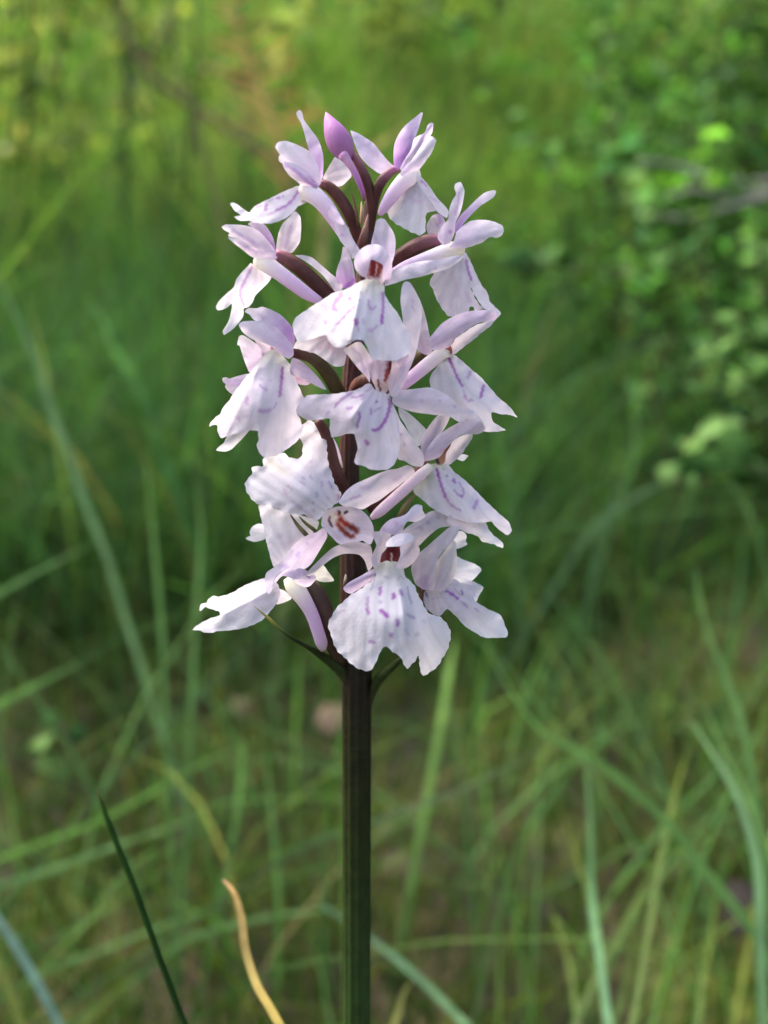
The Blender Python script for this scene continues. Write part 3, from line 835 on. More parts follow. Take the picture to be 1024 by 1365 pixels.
bract('px', [(540, 872, 5, 1), (533, 880, 4.5, 3.5), (522, 890, 3.5, 5), (511, 899, 2.5, 6.5), (502, 910, 1, 7), (496, 926, .4, 5), (492, 945, .3, 2)],
      [(.07, .08, .03), GB, GB, GB, GB, (.03, .028, .012), (.03, .025, .012)])
bract('p', [(300, 600, 3, 3), (318, 660, 3, 9), (340, 740, 3, 14), (358, 830, 3, 16), (372, 950, 2.5, 12)], [(.14, .07, .04)] * 5)
bract('p', [(408, 700, 4, 5), (415, 770, 4, 17), (412, 850, 4, 20), (405, 930, 4, 10)], [(.40, .26, .13), (.42, .27, .15), (.34, .2, .11), (.2, .1, .06)])
bract('p', [(478, 835, 5, 5), (462, 930, 5, 22), (440, 1040, 5, 42), (415, 1150, 4.5, 55), (400, 1250, 4, 50)], [(.28, .15, .10), (.2, .10, .07), (.15, .07, .05), OV, OV])
bract('l', [(152, 440, 6, 7), (165, 520, 6.4, 10), (185, 600, 6.6, 13), (215, 720, 6, 16)], [(.05, .02, .02), (.06, .025, .02), (.10, .055, .03), (.08, .04, .02)])
bract('l', [(215, 560, 5.5, 8), (222, 620, 6, 14), (232, 700, 6, 10)], [(.12, .04, .09), (.09, .035, .04), (.08, .04, .02)])
bract('f', [(430, 740, 5, 5), (490, 830, 5, 16), (560, 910, 5, 22), (640, 1000, 3, 20)], [(.10, .09, .04)] * 4)
bract('f', [(505, 758, 5, 4), (560, 815, 5, 14), (640, 880, 5, 18), (720, 960, 3, 16)], [(.08, .075, .03)] * 4)
bract('o', [(455, 165, 5, 5), (452, 200, 5, 12), (440, 240, 4.6, 8), (430, 300, 3, 6)], [(.45, .4, .3), (.4, .33, .25), (.2, .14, .1), OV])
bract('g', [(790, 370, 2, 10), (740, 430, 2, 26), (690, 520, 2, 34), (640, 620, 1, 30), (560, 720, 0, 24)], [(.20, .17, .07), (.17, .14, .06), (.13, .10, .045), OV, OV])

# ------------------------------------------------------------------ closed bud at the top
fl = flower('p', [(300, 175, 2.0, 30), (390, 320, 2.0, 44), (460, 470, 1.8, 52), (508, 640, 1.4, 56), (520, 800, .9, 50), (505, 950, .5, 40), (490, 1090, 0, 30)], [(.22, .07, .11), (.16, .055, .06), OV, OV, OV, OV, OV], name='flower_bud')
tube('bud_hood', 'px', [(434.3, 149.5, 2, .4), (435.8, 153, 2, 3.0), (438.5, 160, 2, 7.2), (443.5, 170.5, 2.1, 12.6), (449, 181.5, 2.2, 16.2), (455, 193, 2.2, 16.8), (461, 203, 2.1, 13.5), (466, 211, 2, 7), (468, 215, 2, 2)],
     [(.66, .42, .64), (.62, .36, .60), (.56, .30, .54), (.50, .25, .47), (.45, .22, .42), (.42, .21, .38), (.46, .25, .40), (.4, .18, .3), OV], fl, sides=18, n=26, ridges=3, ridge=.05)
tube('spur', 'p', [(215, 205, 3.0, 60), (275, 290, 3.2, 42), (340, 400, 3.2, 34), (395, 520, 3.0, 30), (428, 620, 2.6, 26), (440, 690, 2.2, 14)],
     [(.50, .26, .46), (.66, .40, .52), (.58, .30, .52), (.50, .22, .46), (.46, .22, .36), (.35, .18, .2)], fl)

# ------------------------------------------------------------------ top left flower
fl = flower('p', [(-40, 500, 2.5, 34), (60, 540, 2.6, 50), (150, 625, 2.6, 60), (235, 745, 2.4, 64), (305, 880, 2, 64), (360, 1020, 1.2, 60), (400, 1180, .5, 50)], [(.24, .08, .11), OV, OV, OV, OV, OV, OV])
petal(fl, 'sepal', 'A', [(590, 100), (612, 85), (630, 105), (640, 150), (690, 220), (740, 290), (770, 380), (775, 450), (770, 540), (755, 575), (735, 520), (700, 430), (670, 340), (640, 230), (620, 170), (595, 130)], (757, 570), (605, 90), 2, -1, cup=-.4, bend=-1, c0=PU, c1=WH, mv=.4)
petal(fl, 'hood', 'A', [(445, 340), (465, 305), (520, 297), (580, 315), (640, 345), (690, 375), (720, 430), (745, 500), (758, 570), (740, 605), (690, 600), (620, 545), (550, 490), (490, 450), (470, 430), (470, 400), (480, 390)], (750, 595), (450, 340), 3, 3.5, cup=2.2, c0=LI, c1=WH, mv=.25, crisp=.3)
petal(fl, 'petal', 'A', [(495, 440), (540, 440), (600, 460), (660, 500), (710, 560), (745, 608), (700, 632), (640, 612), (590, 570), (540, 530), (505, 480)], (745, 610), (495, 445), 4.2, 5.6, cup=.9, c0=LI, c1=WH, marks=[([(510, 460), (580, 500), (650, 560), (720, 605)], 4.5, .55, (.50, .26, .66))])
petal(fl, 'sepal', 'A', [(772, 545), (850, 408), (905, 430), (960, 508), (965, 540), (905, 600), (870, 606), (800, 580)], (770, 560), (955, 500), 1.2, -1.8, cup=.6, c0=PK, c1=WH, marks=[([(860, 470), (880, 520)], 3, .25, (.7, .4, .7))])
tube('spur', 'A', [(620, 640, 4.2, 52), (690, 655, 4.4, 62), (770, 720, 4.4, 58), (850, 830, 4.0, 50), (930, 960, 3.2, 40), (980, 1060, 2.4, 28)], [CRM, (.80, .73, .76), (.76, .64, .74), LI, LI, LI], fl)
petal(fl, 'lip', 'A', [(630, 620), (600, 603), (530, 630), (450, 668), (370, 708), (300, 745), (272, 785), (240, 770), (205, 742), (160, 716), (138, 724), (165, 768), (210, 805), (165, 813), (205, 842), (260, 840), (310, 853), (370, 860), (430, 856), (500, 832), (560, 792), (595, 750), (620, 690)], (630, 640), (165, 800), dp=[(630, 640, 4.6), (450, 700, 7), (300, 800, 7.4), (150, 740, 6), (200, 830, 7), (450, 850, 8.4), (600, 740, 6)], c0=WH, c1=WW, crisp=.3,
      marks=[([(455, 770), (520, 738), (570, 690), (600, 640)], 4, .6), ([(378, 765), (385, 735)], 5, .6), ([(325, 748), (350, 738)], 4, .4), ([(455, 690), (475, 680)], 3.5, .5), ([(500, 675)], 3, .5), ([(400, 800), (450, 780)], 3, .3), ([(410, 705), (430, 690)], 3, .35)])
petal(fl, 'lip_lobe', 'A', [(600, 740), (630, 660), (680, 698), (650, 722)], (630, 660), (620, 735), 3.5, 4.5, c0=WH, c1=WW)

# ------------------------------------------------------------------ left flower below it
fl = flower('C', [(470, 285, 3.6, 30), (540, 315, 3.6, 42), (640, 385, 3.4, 48), (740, 475, 3, 50), (820, 550, 2.4, 48), (930, 640, 1.2, 44), (1010, 700, .3, 40)], [(.28, .10, .17), (.15, .06, .06), OV, OV, OV, OV, OV])
petal(fl, 'hood', 'C', [(125, 110), (150, 94), (230, 95), (300, 105), (360, 130), (410, 180), (450, 230), (478, 275), (470, 300), (400, 275), (320, 235), (240, 190), (180, 175), (165, 165), (176, 150), (140, 128)], (475, 285), (130, 108), 4, 4.5, cup=1.6, c0=LI, c1=WH, marks=[([(200, 130), (270, 180), (330, 215)], 5, .35, (.52, .28, .64))])
petal(fl, 'petal', 'C', [(295, 90), (330, 75), (395, 88), (435, 135), (462, 190), (478, 270), (440, 265), (390, 200), (340, 130)], (475, 270), (310, 85), 3.6, 3.0, cup=1.0, c0=PU, c1=LI, mv=.3)
petal(fl, 'sepal', 'C', [(480, 262), (490, 170), (520, 90), (570, 40), (605, 10), (636, 45), (642, 110), (635, 200), (610, 245), (580, 278), (530, 275)], (510, 285), (605, 12), 3, 1, cup=-.7, bend=.6, c0=PK, c1=WH, marks=[([(570, 110), (550, 180), (535, 240)], 6, .3, (.62, .36, .72))])
petal(fl, 'petal', 'C', [(165, 178), (240, 190), (310, 228), (390, 270), (450, 282), (486, 305), (470, 325), (420, 318), (330, 308), (260, 258), (195, 207)], (480, 305), (170, 180), 5.2, 6, cup=1.0, c0=LI, c1=WH, marks=[([(230, 210), (300, 250), (350, 275)], 3.5, .35)])
tube('spur', 'C', [(340, 340, 5.2, 34), (410, 350, 5.4, 56), (480, 395, 5.4, 52), (580, 470, 5.0, 48), (680, 545, 4.2, 42), (765, 592, 3.6, 26)], [CRM, (.80, .75, .70), (.78, .67, .74), LI, LI, LI], fl)
petal(fl, 'lip', 'C', [(315, 345), (380, 385), (448, 430), (430, 470), (390, 510), (345, 555), (325, 600), (300, 630), (268, 640), (265, 690), (230, 740), (190, 780), (140, 812), (132, 785), (170, 720), (190, 640), (190, 608), (150, 640), (100, 652), (87, 630), (110, 590), (160, 540), (205, 500), (220, 450), (260, 400), (295, 365)], (330, 350), (150, 780), dp=[(330, 350, 5), (430, 430, 3.5), (260, 500, 7.4), (100, 630, 6.4), (150, 790, 7), (330, 590, 5.5)], c0=WH, c1=WW,
      marks=[([(320, 375), (270, 470), (245, 540), (270, 620)], 3.8, .5), ([(225, 480), (215, 560)], 3, .25), ([(330, 480), (310, 560)], 3, .12)])

# ------------------------------------------------------------------ top right flower
fl = flower('p', [(810, 350, 2, 26), (730, 375, 2, 42), (640, 460, 2, 52), (580, 570, 1.8, 48), (550, 700, 1.2, 40), (530, 850, .6, 34), (505, 1000, .2, 28)], [(.40, .14, .30), (.24, .09, .14), (.15, .06, .07), OV, OV, OV, OV])
petal(fl, 'sepal', 'px', [(467, 174), (476, 177), (483, 181), (498, 191), (507, 202), (517, 214), (526, 223), (509, 232), (499, 227), (488, 218), (480, 208), (474, 195)], (524, 226), (468, 175), 1.5, -1, cup=-.8, bend=-.6, c0=LI, c1=(.74, .62, .84), mv=.25)
petal(fl, 'sepal', 'B', [(420, 100), (430, 107), (400, 210), (375, 280), (345, 370), (300, 440), (265, 485), (235, 475), (228, 400), (235, 320), (265, 250), (310, 190), (370, 140)], (255, 480), (425, 103), 1.8, 0, cup=1.0, bend=-.8, c0=DP, c1=(.74, .60, .84), mv=.25)
petal(fl, 'hood', 'B', [(488, 170), (502, 180), (492, 240), (480, 262), (450, 300), (385, 370), (335, 440), (290, 500), (272, 485), (300, 430), (350, 350), (370, 280), (440, 240), (460, 190)], (275, 500), (495, 175), 2.6, 2, cup=.9, c0=LI, c1=LI, mv=.3)
petal(fl, 'petal', 'B', [(268, 530), (290, 490), (370, 400), (430, 310), (470, 275), (490, 264), (519, 290), (505, 340), (480, 390), (430, 460), (390, 500), (340, 505), (290, 537)], (280, 530), (510, 280), 3.4, 3.2, cup=.8, side=.4, c0=LI, c1=WH, crisp=.3)
tube('spur', 'B', [(400, 520, 2.8, 40), (350, 535, 3, 58), (290, 580, 3, 56), (225, 660, 2.6, 50), (165, 750, 2.0, 36), (135, 800, 1.6, 18)], [CRM, (.80, .74, .76), (.77, .67, .75), (.74, .60, .74), LI, LI], fl)
petal(fl, 'lip', 'B', [(380, 585), (430, 600), (470, 690), (525, 765), (480, 780), (452, 790), (448, 860), (440, 920), (405, 942), (340, 912), (260, 872), (210, 830), (180, 770), (210, 710), (290, 645), (340, 600)], (390, 570), (320, 930), dp=[(390, 570, 3), (200, 770, .5), (320, 910, 2.6), (430, 920, 3.4), (330, 740, 3), (510, 765, 4)], c0=PK, c1=WW, crisp=.8, marks=[([(340, 680), (400, 715), (430, 700)], 5, .28, (.74, .45, .74)), ([(380, 640)], 3, .2)])
petal(fl, 'lip_lobe', 'B', [(390, 508), (430, 555), (480, 615), (530, 690), (580, 740), (605, 780), (592, 822), (540, 790), (500, 750), (460, 690), (410, 620), (385, 560)], (395, 530), (600, 800), 3.4, 4.6, cup=.6, side=-.4, c0=WH, c1=WH, marks=[([(420, 570), (455, 600)], 4, .45), ([(480, 680), (540, 715)], 2.5, .4, (.55, .3, .65))])

# ------------------------------------------------------------------ right flower
fl = flower('D', [(545, 205, 3.4, 30), (470, 200, 3.4, 42), (390, 225, 3.2, 46), (310, 270, 2.8, 46), (240, 320, 2.2, 44), (150, 400, 1, 40), (40, 480, .2, 36)], [(.30, .12, .18), (.17, .07, .08), (.13, .05, .05), OV, OV, OV, OV])
petal(fl, 'sepal', 'B', [(650, 590), (685, 577), (700, 600), (713, 640), (702, 720), (682, 790), (655, 850), (640, 940), (600, 1010), (560, 1000), (528, 950), (560, 880), (600, 830), (610, 760), (632, 700), (656, 660), (645, 620)], (580, 990), (680, 585), 4.5, 3, cup=.6, bend=.4, c0=LI, c1=WH, marks=[([(617, 915)], 5, .5), ([(670, 650), (672, 720), (650, 800)], 3, .3)])
petal(fl, 'petal', 'B', [(930, 640), (915, 631), (850, 650), (790, 700), (730, 760), (690, 800), (660, 850), (640, 910), (660, 930), (700, 870), (750, 810), (820, 742), (880, 702), (915, 677)], (650, 910), (925, 640), 4.2, 1.5, cup=.4, c0=PU, c1=WH, mv=.3)
petal(fl, 'hood', 'B', [(610, 1020), (640, 980), (660, 920), (700, 875), (760, 842), (840, 833), (920, 850), (970, 872), (982, 905), (962, 945), (930, 957), (880, 955), (840, 985), (780, 1010), (720, 1026), (650, 1030)], (625, 1010), (975, 900), 4.4, 2.6, cup=1.6, side=.2, c0=LI, c1=WH, mv=.15, crisp=.4)
petal(fl, 'petal', 'B', [(455, 870), (490, 810), (530, 793), (562, 810), (582, 850), (575, 900), (530, 945), (480, 947), (460, 920)], (560, 930), (480, 820), 3.6, 2.6, cup=-.8, c0=PK, c1=PK, marks=[([(540, 800), (550, 840), (530, 870)], 6, .5, (.55, .25, .72))])
tube('spur', 'D', [(680, 255, 4.6, 44), (610, 255, 4.6, 52), (510, 285, 4.6, 46), (400, 325, 4.2, 40), (290, 370, 3.8, 36), (200, 410, 3.4, 20)], [CRM, (.82, .77, .68), (.78, .70, .72), (.70, .58, .70), LI, LI], fl)
petal(fl, 'sepal', 'D', [(160, 492), (205, 400), (260, 370), (380, 335), (500, 320), (600, 300), (660, 293), (672, 310), (620, 350), (560, 382), (480, 408), (400, 432), (300, 452), (220, 478)], (640, 310), (165, 490), 5.6, 6.6, cup=.7, c0=WH, c1=WH, marks=[([(490, 378)], 4, .3)], veins=.06)
petal(fl, 'lip', 'D', [(455, 470), (480, 408), (560, 378), (640, 335), (680, 315), (695, 400), (725, 520), (760, 590), (795, 640), (745, 652), (735, 632), (712, 630), (705, 658), (640, 685), (590, 694), (540, 652), (500, 582), (480, 532), (460, 500)], (670, 310), (600, 690), dp=[(670, 310, 4.8), (460, 470, 1.8), (590, 680, 4), (780, 640, 5.6), (600, 500, 3.6)], c0=WH, c1=PK, crisp=.9, marks=[([(600, 410), (620, 480), (640, 560)], 9, .22, (.68, .44, .58)), ([(690, 540), (720, 600)], 5, .15)])
petal(fl, 'lip_lobe', 'D', [(668, 290), (690, 278), (740, 380), (780, 470), (830, 540), (842, 590), (890, 640), (916, 675), (885, 700), (830, 652), (790, 625), (740, 540), (700, 450), (680, 360)], (680, 285), (905, 675), 5.2, 6.2, cup=.6, side=-.7, c0=WH, c1=WH, crisp=.5, marks=[([(690, 330), (705, 400), (725, 455)], 3.6, .65)])

# ------------------------------------------------------------------ upper centre flower, facing us
fl = flower('a', [(760, 580, 5.5, 40), (720, 650, 4.8, 56), (690, 740, 4, 64), (670, 860, 2, 60), (660, 950, .6, 50)], OV)
petal(fl, 'sepal', 'a', [(376, -48), (400, -30), (440, 0), (490, 80), (520, 145), (542, 150), (560, 215), (600, 280), (638, 345), (605, 395), (575, 415), (545, 360), (510, 310), (470, 260), (420, 150), (375, 60), (364, 10)], (610, 390), (378, -45), 6.8, 5, cup=.5, side=.5, bend=.5, c0=WH, c1=LI, marks=[([(485, 215)], 4.5, .5, (.5, .25, .6)), ([(530, 330), (560, 400)], 3, .3)], fold=(400, 90, 500, 130, .35))
petal(fl, 'petal', 'a', [(495, 312), (530, 330), (560, 400), (580, 470), (602, 600), (600, 640), (520, 670), (460, 650), (435, 570), (450, 480), (475, 420)], (555, 650), (500, 318), 4.6, 3.6, cup=-.9, c0=(.66, .36, .68), c1=WH, marks=[([(515, 655), (570, 620), (585, 600)], 6, .6, (.5, .16, .56))])
petal(fl, 'sepal', 'a', [(88, 388), (150, 384), (230, 405), (310, 470), (390, 540), (440, 580), (490, 640), (475, 700), (430, 700), (390, 645), (330, 565), (240, 485), (160, 430)], (470, 670), (92, 388), 4.2, 1.6, cup=.6, c0=PK, c1=WH)
petal(fl, 'dorsal_sepal', 'a', [(735, 295), (760, 180), (780, 90), (810, 72), (850, 78), (880, 120), (920, 180), (942, 250), (940, 350), (915, 450), (890, 520), (850, 440), (790, 340)], (860, 470), (830, 75), 7.5, 5.5, cup=-1.0, bend=-.5, c0=LI, c1=WH)
petal(fl, 'hood', 'a', [(588, 440), (600, 395), (640, 340), (700, 302), (770, 290), (830, 310), (882, 380), (912, 460), (908, 560), (892, 620), (862, 637), (838, 605), (832, 560), (838, 475), (800, 445), (735, 422), (718, 480), (700, 540), (688, 572), (650, 562), (602, 505)], (760, 560), (740, 300), dp=[(588, 440, 8.2), (640, 350, 9.4), (770, 290, 8.6), (780, 400, 10.3), (735, 425, 10.4), (690, 560, 9.6), (905, 500, 8.4), (838, 500, 9.8), (862, 630, 8.6), (650, 460, 10.0)], c0=LI, c1=WH, ruffle=.05)
petal(fl, 'throat', 'a', [(700, 418), (845, 440), (850, 600), (800, 640), (720, 620), (680, 560)], (760, 630), (770, 425), 9.0, 8.2, cup=-.6, c0=PK, c1=(.4, .12, .12), edge=0, marks=[([(752, 425), (752, 480), (742, 545)], 9.5, 1, RED), ([(812, 455), (800, 510), (786, 550)], 9.5, 1, RED), ([(784, 470), (774, 560)], 1.7, .7, (.62, .36, .32)), ([(742, 602), (758, 612), (775, 604)], 3, 1, DARK), ([(702, 550), (712, 580), (735, 602)], 2, .5, (.3, .1, .12))], sp=1.2)
petal(fl, 'lip_lobe', 'b', [(75, 520), (110, 470), (190, 460), (290, 425), (350, 415), (400, 480), (460, 520), (530, 535), (505, 682), (420, 692), (330, 632), (250, 580), (180, 580), (110, 607), (58, 592)], (400, 430), (250, 620), 8.5, 6.0, cup=-.8, c0=(.70, .50, .62), c1=WW, marks=[([(280, 545), (310, 535)], 4, .4, (.6, .3, .55)), ([(380, 500), (400, 540)], 5, .35, (.6, .35, .5)), ([(240, 550), (180, 570)], 3, .3, (.6, .3, .6))])
petal(fl, 'lip', 'b', [(625, -25), (540, 28), (430, 58), (330, 118), (200, 200), (100, 270), (65, 330), (75, 400), (112, 482), (190, 472), (290, 440), (350, 430), (385, 490), (440, 532), (500, 522), (560, 492), (612, 466), (672, 476), (705, 540), (738, 628), (820, 642), (900, 644), (994, 624), (1060, 582), (1082, 515), (1062, 430), (1010, 330), (960, 240), (900, 160), (852, 80), (848, -10), (800, -40), (700, -50)], (740, -20), (640, 640), dp=[(740, -30, 9.2), (625, -20, 8.6), (848, 0, 8.2), (330, 120, 8.4), (70, 340, 6.4), (110, 480, 8.0), (300, 330, 9.6), (620, 120, 10.8), (560, 400, 12.4), (440, 525, 12.2), (612, 462, 12.8), (900, 300, 10.2), (740, 620, 12.2), (1000, 620, 11.2), (1078, 500, 9.6), (850, 450, 11.6)], c0=CRM, c1=WW, crisp=.3, ruffle=.15,
      marks=[([(485, 85), (435, 140), (415, 190), (440, 215)], 5.5, .5), ([(552, 112)], 5.5, .75, (.5, .16, .5)), ([(595, 180), (530, 240), (500, 275), (440, 335)], 3, .55), ([(345, 310), (345, 325)], 5, .38), ([(712, 125), (718, 180), (740, 208), (772, 182)], 3.6, .5, (.48, .2, .52)), ([(836, 70), (838, 190), (830, 270)], 3.6, .65), ([(828, 270), (826, 325)], 4.5, .75), ([(605, 300), (608, 325)], 6.5, .8, (.46, .14, .46)), ([(665, 290), (670, 325)], 3.5, .4, (.4, .3, .5)), ([(722, 385), (740, 390)], 6, .5, (.64, .32, .6)), ([(785, 350), (760, 372)], 4, .35), ([(640, 62)], 3, .5, (.4, .3, .45)), ([(632, 128)], 3, .5, (.4, .3, .5)), ([(700, 40), (690, 65)], 2.4, .4, (.5, .4, .45)), ([(612, 340), (630, 390)], 3, .3)], fold=(640, 60, 560, 470, .8))

# ------------------------------------------------------------------ middle centre flower
fl = flower('c', [(790, 250, 6, 60), (700, 230, 4.5, 66), (600, 250, 2.8, 66), (540, 330, 1.2, 60), (510, 420, .4, 54)], OV)
petal(fl, 'sepal', 'b', [(500, 560), (540, 525), (610, 485), (650, 490), (700, 560), (745, 640), (730, 740), (722, 832), (690, 780), (650, 740), (600, 682), (540, 602)], (720, 800), (520, 545), 7.2, 8.6, cup=.5, c0=LI, c1=WH, marks=[([(580, 545), (640, 600), (660, 680), (680, 740)], 3.5, .4, (.5, .3, .66))])
petal(fl, 'sepal', 'i', [(25, 190), (40, 68), (65, 34), (105, 42), (150, 110), (190, 200), (208, 300), (202, 400), (187, 500), (162, 620), (122, 740), (92, 800), (40, 905), (0, 970), (-60, 1000), (-80, 900), (-50, 760), (-50, 640), (0, 520), (45, 400), (38, 300)], (-40, 960), (70, 36), 7.8, 6.2, cup=.9, side=-.5, c0=PK, c1=WH, marks=[([(130, 205)], 5.5, .4, (.6, .36, .66)), ([(150, 285)], 4, .35, (.66, .42, .7)), ([(120, 240), (140, 270)], 3, .25)])
petal(fl, 'throat', 'b', [(720, 630), (1010, 630), (1010, 720), (965, 850), (930, 930), (860, 945), (790, 930), (765, 860), (735, 800), (718, 740)], (850, 930), (870, 635), 8.6, 7.6, cup=-.7, c0=PK, c1=LI, edge=0, sp=1.2, marks=[([(905, 640), (905, 700), (890, 740)], 12, 1, (.16, .012, .016)), ([(940, 640), (945, 700), (905, 775)], 9, .95, (.26, .03, .03)), ([(875, 740), (855, 815)], 5, .9, (.34, .05, .05)), ([(925, 690), (895, 770), (860, 830)], 2.2, .85, (.62, .36, .30)), ([(800, 850), (850, 870), (900, 880)], 11, .7, (.66, .46, .40)), ([(796, 810), (800, 850), (815, 895)], 3, .9, (.2, .04, .05)), ([(912, 838), (912, 860), (890, 905), (865, 925)], 3.6, 1, (.10, .02, .03))])
petal(fl, 'petal', 'b', [(945, 640), (1010, 600), (1040, 560), (1070, 640), (1050, 760), (1000, 880), (950, 950), (905, 950), (925, 880), (960, 790), (975, 700)], (920, 940), (1010, 610), 9.2, 8.6, cup=.4, c0=PK, c1=LI)
petal(fl, 'sepal', 'F', [(212, 390), (250, 345), (340, 335), (440, 324), (475, 332), (540, 358), (600, 400), (640, 440), (700, 460), (745, 482), (700, 522), (650, 548), (580, 512), (480, 502), (340, 482), (250, 452), (212, 425)], (215, 410), (740, 485), 8.6, 6.4, cup=.8, bend=.4, c0=PK, c1=WH, marks=[([(520, 410)], 4.5, .4, (.55, .33, .6)), ([(615, 448)], 4, .4, (.58, .33, .64)), ([(400, 412)], 5, .2)])
petal(fl, 'lip_lobe', 'F', [(212, 428), (245, 500), (262, 540), (312, 612), (362, 690), (402, 742), (418, 800), (402, 838), (340, 832), (290, 802), (250, 790), (225, 700), (210, 560)], (215, 440), (410, 830), 9, 7.6, cup=.5, side=.6, c0=WH, c1=GP, marks=[([(268, 628)], 4, .45, (.5, .3, .55)), ([(283, 680), (290, 705)], 3.2, .45, (.45, .3, .55))])
petal(fl, 'lip', 'c', [(655, 262), (580, 302), (500, 327), (400, 346), (300, 356), (180, 358), (120, 370), (60, 430), (28, 500), (80, 550), (140, 580), (230, 571), (316, 565), (318, 640), (335, 722), (420, 706), (480, 690), (528, 700), (545, 760), (555, 802), (546, 860), (529, 920), (546, 957), (600, 966), (670, 996), (740, 1002), (810, 996), (862, 958), (885, 925), (905, 860), (918, 780), (912, 680), (888, 580), (852, 470), (835, 380), (790, 345), (720, 330)], (750, 340), (650, 990), dp=[(750, 330, 9.2), (655, 265, 9), (300, 450, 9.8), (30, 500, 8.6), (330, 720, 9.2), (420, 560, 11), (560, 500, 11.6), (640, 700, 12), (545, 940, 10.6), (740, 1000, 11.6), (910, 780, 9.6), (870, 540, 9.6), (835, 380, 8.8)], c0=WH, c1=WH, crisp=.4, ruffle=.12,
      marks=[([(510, 340), (440, 385), (385, 430), (362, 465)], 3.6, .5), ([(600, 360), (560, 376), (510, 385)], 3, .5), ([(470, 480), (505, 470)], 4, .5), ([(570, 515), (572, 560), (555, 600), (552, 635)], 3.6, .6), ([(832, 400), (828, 470), (800, 560), (760, 625), (720, 660), (690, 660)], 4.6, .7), ([(632, 762), (640, 775)], 6, .65), ([(716, 420)], 3.8, .75, (.3, .22, .32)), ([(670, 485), (672, 525)], 3.2, .45), ([(752, 468), (715, 490), (700, 500)], 2.8, .45, (.42, .3, .45)), ([(295, 515), (310, 510)], 4, .4), ([(620, 335), (680, 300)], 2.4, .3), ([(590, 400), (620, 380)], 2.4, .3)], fold=(600, 420, 500, 560, .5))

# ------------------------------------------------------------------ left middle flower
fl = flower('b', [(40, 570, 5.0, 36), (120, 585, 5, 46), (220, 610, 4.8, 54), (310, 680, 4.4, 60), (390, 790, 3.6, 62), (450, 900, 2.4, 58), (530, 1020, .8, 50)], [OV, OV, (.085, .05, .03), OVG, OVG, OVG, OV])
petal(fl, 'sepal', 'd', [(328, 100), (360, 68), (430, 70), (480, 57), (560, 85), (640, 130), (700, 190), (742, 250), (757, 340), (738, 395), (690, 350), (620, 275), (540, 215), (480, 190), (410, 172), (370, 125)], (735, 390), (335, 95), 5.4, 4.4, cup=.8, bend=.4, c0=PU, c1=WH, marks=[([(445, 120), (490, 150)], 3.5, .3, (.5, .3, .6))])
petal(fl, 'hood', 'd', [(278, 210), (310, 184), (400, 177), (500, 188), (570, 213), (640, 268), (700, 340), (738, 390), (745, 470), (705, 500), (640, 470), (590, 432), (550, 392), (480, 362), (420, 346), (370, 322), (310, 272)], (740, 460), (285, 205), 6.2, 7.4, cup=1.3, side=-.2, c0=(.64, .48, .68), c1=WH, mv=.2)
petal(fl, 'petal', 'd', [(415, 342), (500, 355), (565, 388), (590, 440), (530, 480), (480, 480), (450, 410)], (585, 440), (425, 350), 6.0, 6.6, cup=-.5, c0=LI, c1=PK, marks=[([(565, 405), (572, 430)], 5, .9, (.35, .06, .04)), ([(585, 425)], 4, .7, (.5, .12, .05))])
petal(fl, 'sepal', 'd', [(264, 382), (280, 310), (310, 298), (360, 325), (430, 375), (470, 420), (510, 465), (460, 540), (400, 610), (365, 614), (330, 530), (300, 440), (285, 390)], (490, 480), (285, 305), 5.4, 6.4, cup=.8, side=.4, c0=LI, c1=WH)
petal(fl, 'lip_lobe', 'd', [(138, 666), (170, 658), (200, 670), (260, 650), (340, 630), (380, 635), (340, 720), (280, 795), (225, 803), (180, 770), (160, 740), (166, 716), (145, 700)], (350, 680), (145, 670), 5, 3.5, cup=.6, c0=LI, c1=PK, marks=[([(300, 700), (240, 710), (190, 700)], 7, .4, (.62, .32, .72))])
petal(fl, 'lip_lobe', 'e', [(84, 832), (110, 800), (150, 770), (185, 705), (260, 685), (365, 665), (310, 732), (260, 782), (220, 822), (170, 843), (110, 840)], (330, 680), (90, 830), 6, 5, cup=.5, c0=WW, c1=WW)
petal(fl, 'sepal', 'd', [(735, 495), (790, 508), (850, 550), (920, 620), (980, 690), (1026, 765), (980, 752), (900, 712), (830, 672), (718, 632), (715, 560)], (725, 560), (1020, 755), 6.0, 5.6, cup=.6, side=.3, c0=LI, c1=LI, veins=.07)
tube('spur', 'd', [(700, 620, 4.6, 40), (770, 670, 4.2, 38), (840, 700, 3.8, 28), (880, 705, 3.4, 12)], [PK, PK, WH, WH], fl)
